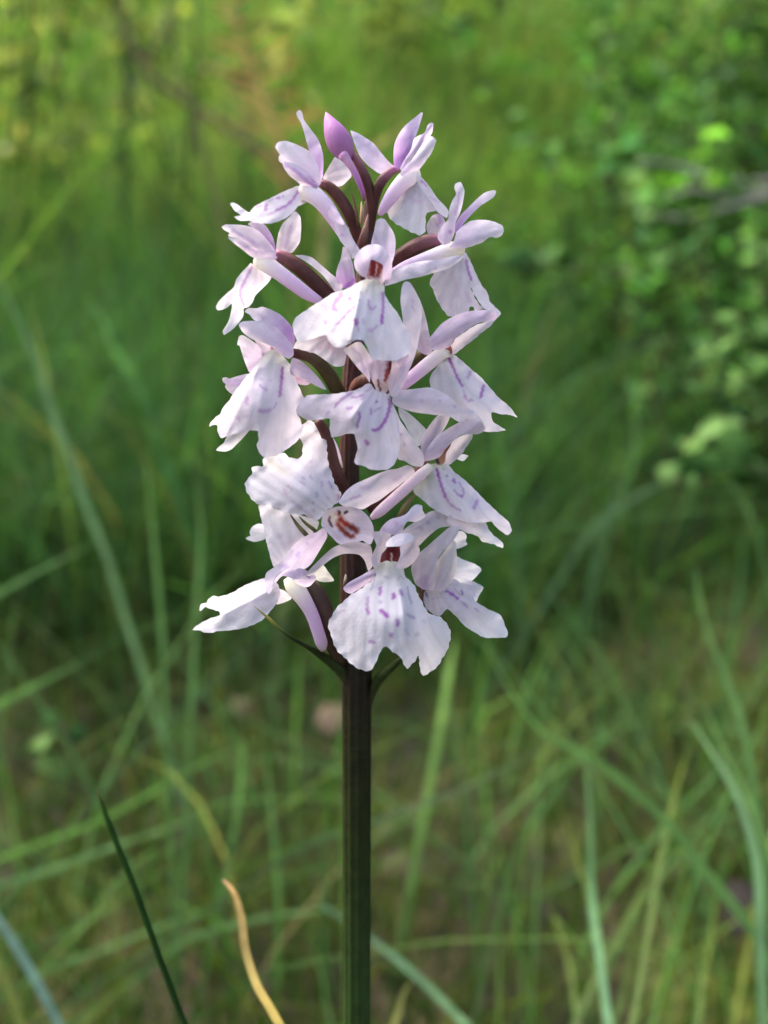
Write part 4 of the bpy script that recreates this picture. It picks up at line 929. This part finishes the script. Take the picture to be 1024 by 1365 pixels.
petal(fl, 'lip', 'e', [(480, 40), (520, -10), (580, -28), (630, -20), (660, 35), (710, 90), (735, 160), (755, 215), (790, 290), (825, 370), (838, 395), (800, 460), (772, 510), (800, 560), (820, 640), (808, 715), (778, 752), (720, 800), (650, 852), (580, 882), (490, 892), (445, 832), (430, 790), (446, 740), (440, 670), (380, 665), (340, 680), (260, 690), (190, 711), (130, 728), (100, 680), (92, 622), (60, 616), (28, 632), (35, 600), (80, 550), (120, 520), (150, 460), (200, 400), (260, 310), (340, 210), (400, 140), (440, 90)], (590, -10), (480, 870), dp=[(590, -20, 7.2), (480, 40, 7), (340, 220, 7.2), (150, 470, 5.2), (35, 620, 4.6), (130, 720, 6.4), (330, 480, 9.4), (440, 300, 9.4), (440, 660, 9.6), (640, 480, 9), (600, 870, 8.8), (800, 700, 6.8), (835, 390, 5.6), (730, 160, 6.4)], c0=CRM, c1=WH, crisp=.4, ruffle=.14,
      marks=[([(650, 130), (645, 215)], 3.8, .75), ([(645, 215), (635, 300), (628, 365)], 4.2, .6), ([(460, 280), (485, 300), (512, 320)], 4.2, .5, (.48, .26, .56)), ([(470, 225)], 3.6, .35, (.45, .3, .55)), ([(548, 240)], 3.2, .4, (.5, .3, .55)), ([(600, 430), (580, 470)], 3.5, .3), ([(455, 495), (500, 500), (540, 490)], 6, .4), ([(350, 390), (345, 440)], 5, .4), ([(270, 560)], 6, .25), ([(345, 545)], 5, .25)], fold=(440, 130, 180, 690, .7))

# ------------------------------------------------------------------ lower left flower with its lip turned up
fl = flower('f', [(660, -60, 5, 36), (715, 20, 4.6, 46), (760, 140, 4.2, 52), (790, 280, 3.8, 56), (830, 420, 3.2, 64), (890, 560, 2.2, 66), (960, 680, .8, 60)], [OV, OV, (.10, .045, .034), (.10, .045, .034), OV, OV, OV])
tube('spur', 'c', [(330, 720, 3, 10), (365, 790, 3, 16), (395, 880, 2.8, 16), (420, 980, 2.2, 12)], [WW, WH, WH, (.6, .55, .45)], fl)
petal(fl, 'petal', 'f', [(330, 700), (480, 735), (670, 800), (655, 870), (605, 905), (545, 925), (440, 800)], (640, 860), (350, 720), 4.4, 3.6, c0=WW, c1=WW)
petal(fl, 'petal', 'g', [(138, 442), (200, 350), (280, 288), (380, 243), (480, 198), (570, 168), (640, 158), (720, 128), (770, 148), (787, 190), (750, 232), (690, 272), (640, 312), (560, 372), (480, 432), (420, 462), (340, 505), (250, 485), (180, 478)], (160, 460), (760, 160), 9, 6.8, cup=1.0, side=-.3, c0=WH, c1=PK, marks=[([(240, 415), (320, 390)], 4, .35), ([(620, 260), (660, 235)], 7, .22, (.6, .34, .6)), ([(330, 320), (400, 330)], 6, .15)])
petal(fl, 'hood', 'g', [(30, 520), (100, 487), (200, 478), (300, 498), (352, 528), (400, 580), (432, 650), (438, 742), (412, 803), (378, 796), (340, 772), (250, 802), (190, 808), (130, 792), (80, 742), (20, 682), (-10, 640), (0, 560)], (40, 590), (430, 740), dp=[(40, 600, 8.6), (200, 480, 9.6), (400, 580, 10), (435, 740, 10.2), (200, 805, 10.2), (20, 680, 9.4), (220, 660, 7.8)], c0=PK, c1=PK, sp=1.3, ruffle=.04, edge=.15,
      marks=[([(150, 590), (200, 630), (270, 670), (290, 690)], 9, 1, (.27, .035, .025)), ([(125, 620), (170, 680), (230, 730), (260, 735)], 7, .95, (.30, .05, .03)), ([(150, 620), (200, 680)], 3, .5, (.5, .2, .16)), ([(190, 532), (205, 528)], 4.6, 1, DARK), ([(140, 525), (145, 545)], 5, 1, (.12, .02, .02)), ([(62, 575), (60, 610), (80, 645)], 4.2, 1, (.12, .02, .03)), ([(110, 545), (165, 560)], 4, .5, (.5, .18, .12)), ([(90, 560), (100, 600)], 9, .5, (.75, .64, .5))])
petal(fl, 'lip', 'f', [(740, 700), (700, 760), (650, 800), (600, 770), (540, 745), (480, 738), (400, 728), (310, 694), (230, 664), (160, 655), (110, 620), (60, 560), (48, 520), (55, 450), (100, 395), (108, 340), (140, 328), (188, 330), (200, 270), (240, 225), (300, 215), (370, 220), (430, 255), (500, 262), (532, 240), (530, 130), (500, 60), (510, -10), (600, -60), (680, 0), (722, 70), (746, 110), (742, 230), (762, 320), (792, 430), (832, 510), (858, 560), (850, 625), (800, 665), (760, 690)], (750, 700), (180, 330), dp=[(750, 700, 9.6), (640, 790, 9.4), (310, 690, 8.4), (50, 520, 6.4), (140, 330, 5.6), (300, 230, 5.2), (430, 450, 9.4), (600, 560, 10.4), (530, 230, 6), (600, -40, 3), (745, 120, 5), (850, 600, 8.2), (640, 300, 7.4)], c0=WH, c1=WW, crisp=1.0, ruffle=.2,
      marks=[([(540, 430)], 5, .5, (.42, .34, .55)), ([(605, 290)], 5, .35, (.5, .3, .55)), ([(595, 410), (615, 440)], 2.6, .45, (.42, .34, .5)), ([(380, 530), (395, 560)], 5, .4, (.68, .4, .62)), ([(405, 495), (440, 530)], 2.6, .25), ([(440, 630), (500, 670), (560, 720), (620, 770)], 4, .35, (.56, .34, .62)), ([(625, 640)], 4, .5, (.5, .28, .5)), ([(625, 705)], 3.6, .45, (.5, .28, .5)), ([(720, 710)], 3, .4, (.45, .3, .5)), ([(660, 560), (655, 585)], 4, .4, (.42, .38, .5)), ([(760, 465), (785, 510)], 3.2, .5, (.5, .28, .62)), ([(700, 460), (700, 500)], 3, .3), ([(835, 570), (842, 605)], 2.6, .6, (.4, .15, .35)), ([(745, 590), (760, 615)], 2.6, .35, (.4, .34, .45)), ([(340, 270), (355, 295)], 7, .4, (.58, .34, .58)), ([(260, 300), (330, 350), (390, 380)], 14, .3, (.76, .70, .52)), ([(520, 465), (550, 480)], 4, .25)])  # wide yellowish patch paints the light under the neighbouring lip
petal(fl, 'sepal', 'm', [(650, 190), (720, 145), (745, 220), (705, 300), (655, 385), (605, 462), (540, 505), (450, 500), (385, 505), (315, 560), (280, 622), (262, 705), (240, 714), (212, 660), (213, 580), (230, 530), (300, 480), (360, 420), (430, 330), (520, 250), (600, 200)], (700, 180), (225, 600), dp=[(700, 180, 9), (560, 300, 8.6), (440, 400, 8.4), (620, 420, 7.0), (300, 500, 7), (240, 700, 5.6), (320, 560, 7.6)], c0=LI, c1=(.74, .66, .82), marks=[([(575, 285)], 4.5, .5, (.52, .4, .7)), ([(500, 370), (490, 385)], 6, .5, (.5, .38, .7)), ([(365, 475), (400, 485)], 7, .45, (.5, .34, .7)), ([(440, 350)], 5, .35, (.52, .4, .72)), ([(615, 225)], 5, .4, (.52, .42, .7)), ([(700, 150), (710, 200)], 5, .3, (.5, .4, .66))])

# ------------------------------------------------------------------ lowest left flower, lip to the side
fl = flower('o', [(100, 220, 4.6, 50), (180, 300, 4.2, 76), (250, 430, 3.8, 84), (300, 580, 3.2, 84), (350, 740, 2.2, 80), (430, 900, .8, 66)], [OVG, (.075, .045, .03), (.075, .04, .032), (.065, .035, .025), (.05, .03, .02), (.04, .025, .015)])
petal(fl, 'sepal', 'm', [(160, -40), (180, 70), (196, 130), (215, 220), (240, 330), (268, 430), (292, 484), (345, 440), (405, 370), (475, 290), (560, 225), (525, 170), (460, 100), (400, 40), (330, 0), (250, -40)], (400, 430), (200, -20), 4.6, 3.0, cup=.8, side=.5, bend=.6, c0=WH, c1=WW, crisp=.4, marks=[([(400, 290), (430, 270)], 14, .35, (.70, .50, .62)), ([(340, 220)], 8, .2), ([(290, 80), (360, 160)], 2.4, .25, WW)])
petal(fl, 'sepal', 'm', [(48, 238), (90, 220), (80, 190), (108, 140), (150, 120), (200, 120), (230, 180), (240, 230), (160, 268), (90, 263)], (220, 200), (60, 235), 2.4, 1.0, cup=.5, c0=WW, c1=WW, crisp=.4)
petal(fl, 'petal', 'm', [(600, 560), (700, 465), (760, 535), (802, 602), (720, 614), (660, 600)], (630, 570), (790, 590), 3.6, 2.6, c0=CRM, c1=(.74, .70, .64))
tube('spur', 'px', [(384, 770, 5.6, 7), (390, 779, 5.6, 11.5), (398, 789, 5.6, 12), (408, 804, 5.4, 10), (417, 821, 5.2, 8.8), (424, 842, 5, 8.4), (429, 858, 4.8, 8.2), (431, 867, 4.7, 4)], [CRM, (.80, .77, .66), (.79, .72, .70), (.72, .58, .68), (.66, .50, .66), (.62, .46, .62), (.60, .48, .58), (.6, .5, .5)], fl)
petal(fl, 'hood', 'm', [(262, 700), (280, 625), (320, 560), (390, 505), (450, 495), (540, 500), (600, 540), (560, 560), (500, 590), (430, 580), (370, 560), (330, 590), (290, 650)], (480, 560), (270, 690), 7.0, 7.6, cup=.8, c0=LI, c1=LI, mv=.2)
petal(fl, 'petal', 'm', [(440, 560), (520, 530), (600, 545), (648, 562), (645, 595), (600, 645), (560, 658), (510, 640), (460, 610)], (450, 580), (640, 590), 7.0, 5.6, cup=.8, c0=WH, c1=LI, marks=[([(570, 565), (600, 572)], 2, .8, (.2, .14, .24)), ([(520, 610), (560, 625)], 5, .2)])
petal(fl, 'lip', 'n', [(662, 198), (600, 214), (540, 235), (460, 275), (400, 310), (330, 340), (260, 355), (220, 347), (180, 375), (165, 405), (125, 415), (104, 440), (104, 478), (125, 465), (155, 440), (200, 460), (270, 481), (275, 516), (190, 540), (120, 575), (70, 610), (40, 641), (95, 641), (150, 659), (210, 663), (270, 646), (380, 641), (480, 621), (560, 596), (640, 551), (700, 490), (745, 430), (770, 400), (790, 330), (770, 250), (710, 215)], (770, 290), (90, 560), dp=[(770, 290, 4.6), (660, 200, 3.6), (400, 310, 4), (110, 460, 3), (50, 640, 5), (270, 500, 5.6), (400, 640, 6.4), (560, 430, 6.8), (740, 430, 5.4)], c0=WH, c1=WW, crisp=.4,
      marks=[([(310, 410), (335, 390)], 6, .3, (.62, .44, .74)), ([(410, 330), (425, 322)], 5, .2), ([(570, 255)], 5, .25, (.55, .45, .68)), ([(600, 340), (560, 400), (620, 370)], 3, .2, (.66, .5, .76)), ([(640, 260)], 5, .25), ([(420, 440), (520, 400)], 3, .12)], fold=(700, 300, 320, 500, .5))
petal(fl, 'lip_lobe', 'n', [(760, 285), (830, 305), (893, 365), (830, 402), (760, 418)], (770, 330), (880, 365), 4, 3.4, c0=WH, c1=WW)

# ------------------------------------------------------------------ right middle flower
fl = flower('i', [(300, 620, 4.0, 40), (220, 670, 3.4, 62), (120, 740, 2.6, 66), (0, 830, 1.6, 64), (-150, 900, .8, 60), (-300, 950, .2, 54)], OVG)
petal(fl, 'sepal', 'i', [(140, 100), (190, 188), (230, 300), (255, 400), (275, 500), (290, 560), (295, 650), (240, 660), (162, 605), (178, 500), (195, 380), (175, 230)], (260, 640), (160, 120), 4.4, 5.2, cup=.6, c0=(.74, .54, .70), c1=WH)
petal(fl, 'hood', 'i', [(275, 520), (310, 470), (370, 400), (450, 345), (560, 300), (660, 280), (760, 276), (832, 290), (852, 340), (800, 372), (700, 384), (620, 425), (540, 485), (480, 535), (445, 590), (380, 612), (320, 618), (285, 615)], (290, 590), (840, 310), 5.2, 6.8, cup=1.2, side=-.5, c0=LI, c1=LI, mv=.2, marks=[([(430, 590), (480, 530), (530, 485)], 4, .3, (.45, .28, .45))])
petal(fl, 'petal', 'i', [(455, 590), (500, 520), (580, 460), (680, 400), (800, 365), (855, 335), (800, 405), (700, 485), (620, 552), (540, 612), (480, 658), (458, 645)], (465, 640), (840, 350), 4.4, 5.4, cup=-.5, c0=PK, c1=WH, crisp=.4)
tube('spur', 'i', [(455, 640, 5.0, 40), (380, 645, 5.2, 56), (270, 730, 5.0, 60), (150, 830, 4.8, 56), (50, 910, 4.4, 50), (-10, 960, 4.0, 30)], [CRM, (.80, .74, .70), (.76, .66, .70), LI, LI, LI], fl)
petal(fl, 'throat', 'i', [(400, 600), (445, 578), (465, 600), (468, 655), (440, 660), (410, 630)], (430, 655), (440, 585), 5.6, 5.6, c0=CRM, c1=(.45, .16, .10), edge=0, marks=[([(440, 590), (455, 625)], 4, .8, (.40, .10, .06))])
petal(fl, 'lip', 'j', [(440, 15), (490, 22), (560, 80), (640, 150), (720, 220), (780, 290), (850, 370), (920, 430), (980, 490), (1020, 552), (960, 531), (880, 526), (812, 505), (800, 515), (810, 580), (860, 620), (922, 660), (860, 674), (740, 674), (640, 650), (540, 602), (450, 545), (400, 480), (340, 400), (290, 310), (274, 245), (285, 190), (330, 130), (390, 50)], (440, 30), (960, 580), dp=[(440, 30, 5.2), (280, 240, 3.4), (560, 80, 4.6), (780, 290, 3.8), (1010, 545, 3.6), (900, 660, 4.6), (540, 600, 4.8), (560, 340, 6), (720, 450, 5.8), (400, 480, 4)], c0=WH, c1=WH, crisp=.3, ruffle=.12,
      marks=[([(440, 50), (455, 85)], 4.2, .8), ([(455, 85), (480, 140), (510, 210), (550, 280)], 3.8, .65), ([(735, 285), (720, 340), (710, 375)], 4.6, .65), ([(620, 170), (600, 215)], 4.5, .35), ([(570, 370), (600, 408), (635, 405)], 4.5, .35), ([(560, 320), (580, 380)], 2.4, .2)])

# ------------------------------------------------------------------ right lower flower
fl = flower('k', [(230, 250, 3.6, 46), (150, 330, 2.8, 60), (40, 430, 2.0, 64), (-120, 540, 1.0, 62), (-280, 620, .3, 58)], OV)
petal(fl, 'sepal', 'F', [(250, 455), (300, 478), (360, 528), (432, 600), (412, 640), (398, 692), (368, 708), (330, 640), (290, 560), (258, 510)], (400, 700), (260, 465), 3.0, 2.2, c0=WW, c1=WW, veins=.03)
petal(fl, 'petal', 'j', [(198, 775), (230, 690), (280, 610), (340, 540), (390, 528), (448, 538), (422, 610), (372, 690), (310, 770), (260, 840), (230, 900), (205, 850)], (220, 870), (400, 530), 4.2, 3.4, cup=.7, c0=(.72, .56, .72), c1=PK)
petal(fl, 'hood', 'j', [(228, 905), (250, 830), (310, 740), (400, 668), (500, 608), (600, 558), (690, 540), (750, 650), (700, 692), (645, 698), (540, 704), (470, 762), (410, 822), (365, 885), (300, 915), (230, 925)], (240, 905), (740, 620), 5.0, 6.6, cup=1.0, side=-.5, c0=LI, c1=GP, mv=.15)
petal(fl, 'petal', 'j', [(398, 880), (440, 790), (520, 720), (645, 688), (632, 740), (590, 800), (560, 852), (510, 902), (450, 952), (400, 968), (392, 920)], (400, 950), (640, 700), 4.4, 4.8, cup=-.5, c0=PK, c1=(.80, .70, .72), crisp=.4)
petal(fl, 'lip_lobe', 'j', [(505, 905), (550, 868), (607, 880), (590, 900), (560, 927)], (510, 905), (600, 885), 3.0, 2.4, c0=WW, c1=WW)
petal(fl, 'throat', 'j', [(345, 880), (400, 815), (465, 755), (450, 800), (415, 860), (405, 930), (370, 960), (330, 950), (325, 910)], (350, 945), (450, 770), 5.8, 5.8, c0=(.50, .26, .16), c1=(.30, .08, .05), edge=0, sp=1.2, marks=[([(335, 915), (345, 935)], 5, 1, DARK), ([(375, 870), (385, 910)], 4, .6, (.5, .2, .1))])
tube('spur', 'g', [(920, 150, 5.0, 46), (850, 200, 5.4, 48), (740, 300, 6, 50), (600, 425, 6.4, 50), (480, 530, 6.4, 46), (418, 578, 6.2, 22)], [CRM, (.74, .64, .66), (.64, .52, .58), (.64, .50, .58), (.66, .52, .60), (.66, .54, .62)], fl)
petal(fl, 'lip_lobe', 'k', [(410, 680), (540, 715), (650, 715), (717, 742), (770, 840), (862, 910), (868, 964), (800, 936), (700, 911), (655, 866), (560, 832), (500, 802), (440, 772), (390, 740)], (430, 710), (860, 940), 5.0, 4.2, cup=.7, c0=GP, c1=WW, crisp=.6)
petal(fl, 'lip', 'k', [(190, 265), (222, 330), (170, 390), (103, 460), (110, 492), (180, 552), (250, 612), (330, 662), (430, 702), (540, 737), (640, 747), (720, 744), (770, 737), (800, 776), (860, 826), (910, 852), (942, 815), (922, 750), (860, 690), (760, 600), (660, 500), (560, 400), (450, 310), (395, 250), (290, 240)], (290, 255), (800, 720), dp=[(290, 250, 5.4), (105, 470, 4), (400, 255, 4.8), (660, 500, 4.2), (940, 800, 3.6), (640, 745, 6.2), (330, 660, 5), (430, 480, 6.6), (650, 630, 6.2)], c0=CRM, c1=WH, crisp=.3,
      marks=[([(305, 295), (318, 350)], 4.4, .8), ([(318, 350), (345, 440), (375, 520)], 4.2, .65), ([(375, 520), (420, 590), (505, 645)], 3.2, .45), ([(448, 385), (455, 398)], 5, .7, (.4, .14, .46)), ([(390, 348)], 3.8, .6, (.34, .26, .38)), ([(492, 405), (530, 470), (525, 515), (490, 515), (455, 470)], 3.2, .4), ([(515, 520)], 4.5, .5), ([(650, 562), (630, 600), (622, 620)], 5, .45), ([(360, 290)], 2.4, .4)])

# ------------------------------------------------------------------ lowest right flower
fl = flower('l', [(230, 660, 5, 30), (160, 700, 4.2, 44), (60, 760, 3, 56), (-80, 850, 1.6, 60), (-230, 980, .5, 56)], (.07, .035, .03))
petal(fl, 'petal', 'k', [(-10, 840), (60, 778), (150, 718), (240, 655), (310, 645), (400, 685), (480, 715), (530, 775), (400, 780), (320, 795), (230, 865), (150, 945), (115, 910), (95, 870), (30, 860)], (60, 850), (500, 750), 5, 3.8, cup=.8, c0=GP, c1=GP, marks=[([(315, 695)], 6, .4, (.42, .30, .42)), ([(230, 745)], 5.5, .45, (.38, .28, .38)), ([(172, 795)], 6, .4, (.42, .32, .44)), ([(450, 700), (480, 730)], 5, .25, (.7, .4, .5))])
petal(fl, 'sepal', 'l', [(480, 190), (500, 118), (560, 118), (592, 160), (580, 200), (597, 226), (550, 252), (505, 268), (480, 240)], (480, 220), (590, 180), 3.2, 2.2, c0=WW, c1=WW, crisp=.3)
petal(fl, 'sepal', 'l', [(480, 400), (505, 333), (560, 358), (640, 388), (700, 420), (717, 450), (680, 492), (630, 542), (560, 565), (480, 530)], (480, 470), (715, 448), 4.0, 2.4, cup=.5, c0=WW, c1=WW, crisp=.3)
petal(fl, 'hood', 'l', [(118, 450), (130, 380), (180, 308), (260, 240), (350, 160), (430, 90), (480, 70), (527, 90), (502, 160), (432, 240), (372, 310), (338, 380), (320, 480), (312, 615), (230, 615), (190, 595), (150, 560)], (240, 600), (500, 85), 6.8, 5.4, cup=1.0, side=-.2, c0=(.66, .50, .54), c1=(.72, .62, .66), marks=[([(235, 590), (240, 520)], 10, .35, (.42, .18, .36)), ([(520, 110), (400, 270), (350, 350)], 2.4, .3, (.5, .36, .4))])
petal(fl, 'petal', 'l', [(296, 612), (302, 480), (342, 370), (402, 280), (470, 195), (498, 210), (506, 340), (502, 440), (475, 522), (425, 595), (380, 630)], (340, 620), (490, 200), 6.2, 4.6, cup=.9, c0=(.70, .54, .58), c1=(.78, .70, .70))
petal(fl, 'lip_lobe', 'l', [(560, 600), (600, 542), (650, 548), (700, 568), (732, 600), (702, 652), (672, 715), (620, 690)], (590, 600), (725, 600), 5.0, 3.8, c0=WH, c1=WW, crisp=.4, marks=[([(570, 575), (610, 605), (640, 640)], 3, .4, (.55, .34, .55))])
petal(fl, 'lip', 'l', [(226, 640), (260, 612), (330, 604), (400, 598), (440, 560), (470, 515), (540, 555), (600, 565), (640, 610), (655, 700), (720, 750), (790, 790), (850, 812), (890, 850), (922, 930), (942, 980), (930, 1018), (850, 1027), (740, 1022), (680, 992), (600, 942), (550, 902), (500, 842), (440, 787), (420, 780), (360, 838), (290, 812), (240, 762), (222, 690)], (400, 620), (920, 1000), dp=[(400, 610, 6.4), (230, 650, 6.2), (300, 800, 6.6), (470, 520, 5.2), (640, 620, 5.2), (900, 860, 4.6), (930, 1010, 5.4), (560, 760, 7.4), (740, 1010, 6.4), (420, 780, 7.4)], c0=GP, c1=WW, crisp=.3,
      marks=[([(420, 628), (460, 650), (515, 690)], 3.8, .75), ([(545, 715), (595, 758)], 3.4, .55, (.42, .26, .45)), ([(548, 625), (553, 650)], 3.8, .7, (.3, .2, .34)), ([(490, 605), (530, 660)], 2.8, .4, (.45, .28, .45)), ([(660, 775), (690, 800)], 3, .3), ([(300, 690), (380, 680), (420, 690)], 2.2, .3, (.5, .4, .42)), ([(240, 640), (255, 670)], 2.6, .7, (.16, .08, .1))])

# ------------------------------------------------------------------ lowest centre flower, facing us
fl = flower('g', [(600, 940, 5.5, 40), (560, 980, 6.5, 84), (500, 1090, 4, 96), (440, 1220, 1.6, 96), (380, 1340, .6, 90)], (.045, .025, .018))
petal(fl, 'sepal', 'm', [(1110, 300), (1030, 275), (960, 268), (860, 290), (780, 330), (700, 400), (640, 460), (600, 500), (556, 548), (590, 560), (650, 522), (720, 462), (800, 404), (880, 375), (960, 372), (1024, 385), (1065, 435), (1095, 520), (1130, 480), (1130, 380)], (1110, 400), (570, 545), dp=[(1110, 400, 9.2), (960, 320, 10), (800, 370, 9), (700, 440, 8), (570, 550, 7.2)], c0=PK, c1=WH)
petal(fl, 'petal', 'h', [(158, 192), (200, 150), (290, 100), (390, 45), (395, 110), (310, 180), (215, 235), (170, 218)], (385, 80), (170, 200), 8.2, 6.8, cup=1.1, c0=LI, c1=(.66, .50, .72))
petal(fl, 'sepal', 'g', [(488, 695), (520, 640), (580, 590), (660, 568), (720, 540), (760, 490), (800, 464), (850, 474), (855, 515), (880, 565), (800, 612), (730, 608), (700, 645), (672, 715), (600, 725), (540, 715)], (580, 710), (830, 490), 8.8, 7.4, cup=.8, bend=.6, c0=LI, c1=WH, marks=[([(630, 625)], 5, .25)])
petal(fl, 'petal', 'g', [(425, 700), (500, 695), (585, 718), (560, 790), (545, 840), (505, 890), (485, 970), (440, 1010), (415, 930), (440, 860), (460, 810), (440, 760)], (470, 970), (480, 705), 9.4, 10, cup=.7, c0=PK, c1=PK)
petal(fl, 'petal', 'g', [(665, 815), (770, 765), (795, 780), (830, 850), (810, 910), (765, 970), (700, 1010), (620, 1010), (640, 960), (665, 890)], (660, 990), (780, 780), 9.0, 9.4, cup=.6, c0=PK, c1=PK)
petal(fl, 'throat', 'g', [(500, 800), (680, 800), (690, 940), (660, 1040), (560, 1060), (480, 1030), (490, 900)], (580, 1040), (600, 810), 8.8, 8.0, cup=-.6, c0=CRM, c1=(.2, .05, .05), edge=0, sp=1.2, marks=[([(565, 822), (570, 870), (575, 930)], 8, 1, (.17, .018, .018)), ([(640, 822), (620, 880), (605, 935)], 8, 1, (.19, .02, .02)), ([(600, 822), (595, 860)], 8, 1, (.09, .01, .012)), ([(590, 880), (590, 950)], 2.4, .8, (.6, .44, .36)), ([(500, 930), (505, 975)], 4.4, .9, (.2, .03, .04)), ([(630, 925), (620, 965)], 4.4, .9, (.24, .04, .05)), ([(537, 975)], 5, 1, DARK)])
petal(fl, 'hood', 'g', [(545, 785), (590, 740), (660, 714), (740, 709), (777, 738), (772, 772), (720, 792), (670, 818), (600, 823), (542, 823)], (650, 720), (640, 820), 10.2, 11.4, cup=.5, c0=WH, c1=WW)
petal(fl, 'lip', 'h', [(383, 15), (400, 80), (380, 130), (300, 190), (210, 250), (130, 320), (70, 400), (43, 470), (58, 530), (80, 600), (120, 680), (180, 730), (220, 770), (260, 802), (360, 820), (400, 770), (430, 690), (480, 634), (540, 680), (590, 720), (620, 770), (640, 805), (692, 760), (722, 705), (732, 700), (735, 780), (765, 860), (830, 822), (890, 762), (942, 670), (972, 580), (967, 520), (942, 460), (890, 410), (820, 392), (770, 330), (720, 230), (700, 180), (625, 90), (605, 5), (500, -10)], (510, 20), (480, 800), dp=[(510, 10, 9.4), (385, 40, 9.2), (610, 30, 9.2), (45, 470, 9.4), (130, 680, 10.6), (340, 810, 12.6), (200, 400, 11.4), (480, 300, 12), (480, 640, 13.2), (600, 400, 13.2), (640, 790, 13.0), (760, 850, 9.6), (965, 560, 7.6), (800, 560, 10.4), (715, 230, 9.4), (780, 340, 9.2)], c0=CRM, c1=WW, crisp=.8, ruffle=.16, sp=1.8,
      marks=[([(440, 190), (437, 235)], 5, .6), ([(438, 295)], 5, .4, (.44, .28, .55)), ([(345, 265), (340, 340), (345, 375)], 4.6, .42), ([(340, 360), (350, 385)], 5, .4), ([(445, 365), (470, 385), (490, 405)], 6, .75), ([(540, 245), (540, 265)], 6, .75), ([(588, 215), (602, 240)], 5.2, .6, (.42, .2, .5)), ([(572, 440), (572, 470)], 5.6, .6), ([(518, 545), (522, 550)], 6.5, .5), ([(362, 600), (380, 602)], 5.5, .5), ([(400, 605)], 4, .3), ([(645, 185), (660, 260), (675, 310)], 3, .5, (.42, .28, .5)), ([(650, 395), (670, 410), (690, 420)], 5, .5, (.42, .28, .5)), ([(770, 445)], 5, .25, (.5, .4, .5)), ([(715, 545)], 6, .35, (.48, .36, .5)), ([(635, 510), (648, 545)], 4, .35, (.45, .36, .5)), ([(400, 90), (385, 150), (370, 210)], 2.8, .4, (.44, .3, .5)), ([(470, 105), (500, 115)], 3, .4, (.5, .36, .46)), ([(570, 130), (590, 105), (615, 120)], 2.6, .4, (.5, .34, .42)), ([(120, 380), (170, 360)], 3, .25), ([(450, 155)], 3, .35, (.45, .35, .45))], fold=(590, 220, 645, 600, .7))

# leaves low on the stem, below the picture
def stem_leaf(z, az, L, wd, rise):
    d = np.array((math.cos(az), math.sin(az), 0))
    t = np.linspace(0, 1, 10)
    ctr = d[None] * (L * t)[:, None] + np.column_stack([0 * t, 0 * t, z + rise * np.sin(t * 2.1)])
    sd_ = np.array((-d[1], d[0], 0)); hw = wd * np.sin(np.pi * (.08 + .92 * t)) ** .7 * .5 + .0003
    v = []
    for c_, h_ in zip(ctr, hw):
        v += [c_ - sd_ * h_ + (0, 0, h_ * .35), c_, c_ + sd_ * h_ + (0, 0, h_ * .35), c_ + (0, 0, -.0006)]
    f = []
    for i in range(9):
        for j in range(4):
            k = (j + 1) % 4; f.append((i * 4 + j, i * 4 + k, i * 4 + 4 + k, i * 4 + 4 + j))
    v = np.array(v)
    link('leaf', make_mesh('leaf', v, np.array(f), np.tile(np.array((.05, .11, .03)), (len(v), 1))), M_LEAF, orchid)
stem_leaf(.012, 3.5, .07, .014, .012)
stem_leaf(.020, 5.6, .06, .012, .014)
stem_leaf(.030, -.2, .045, .008, .012)
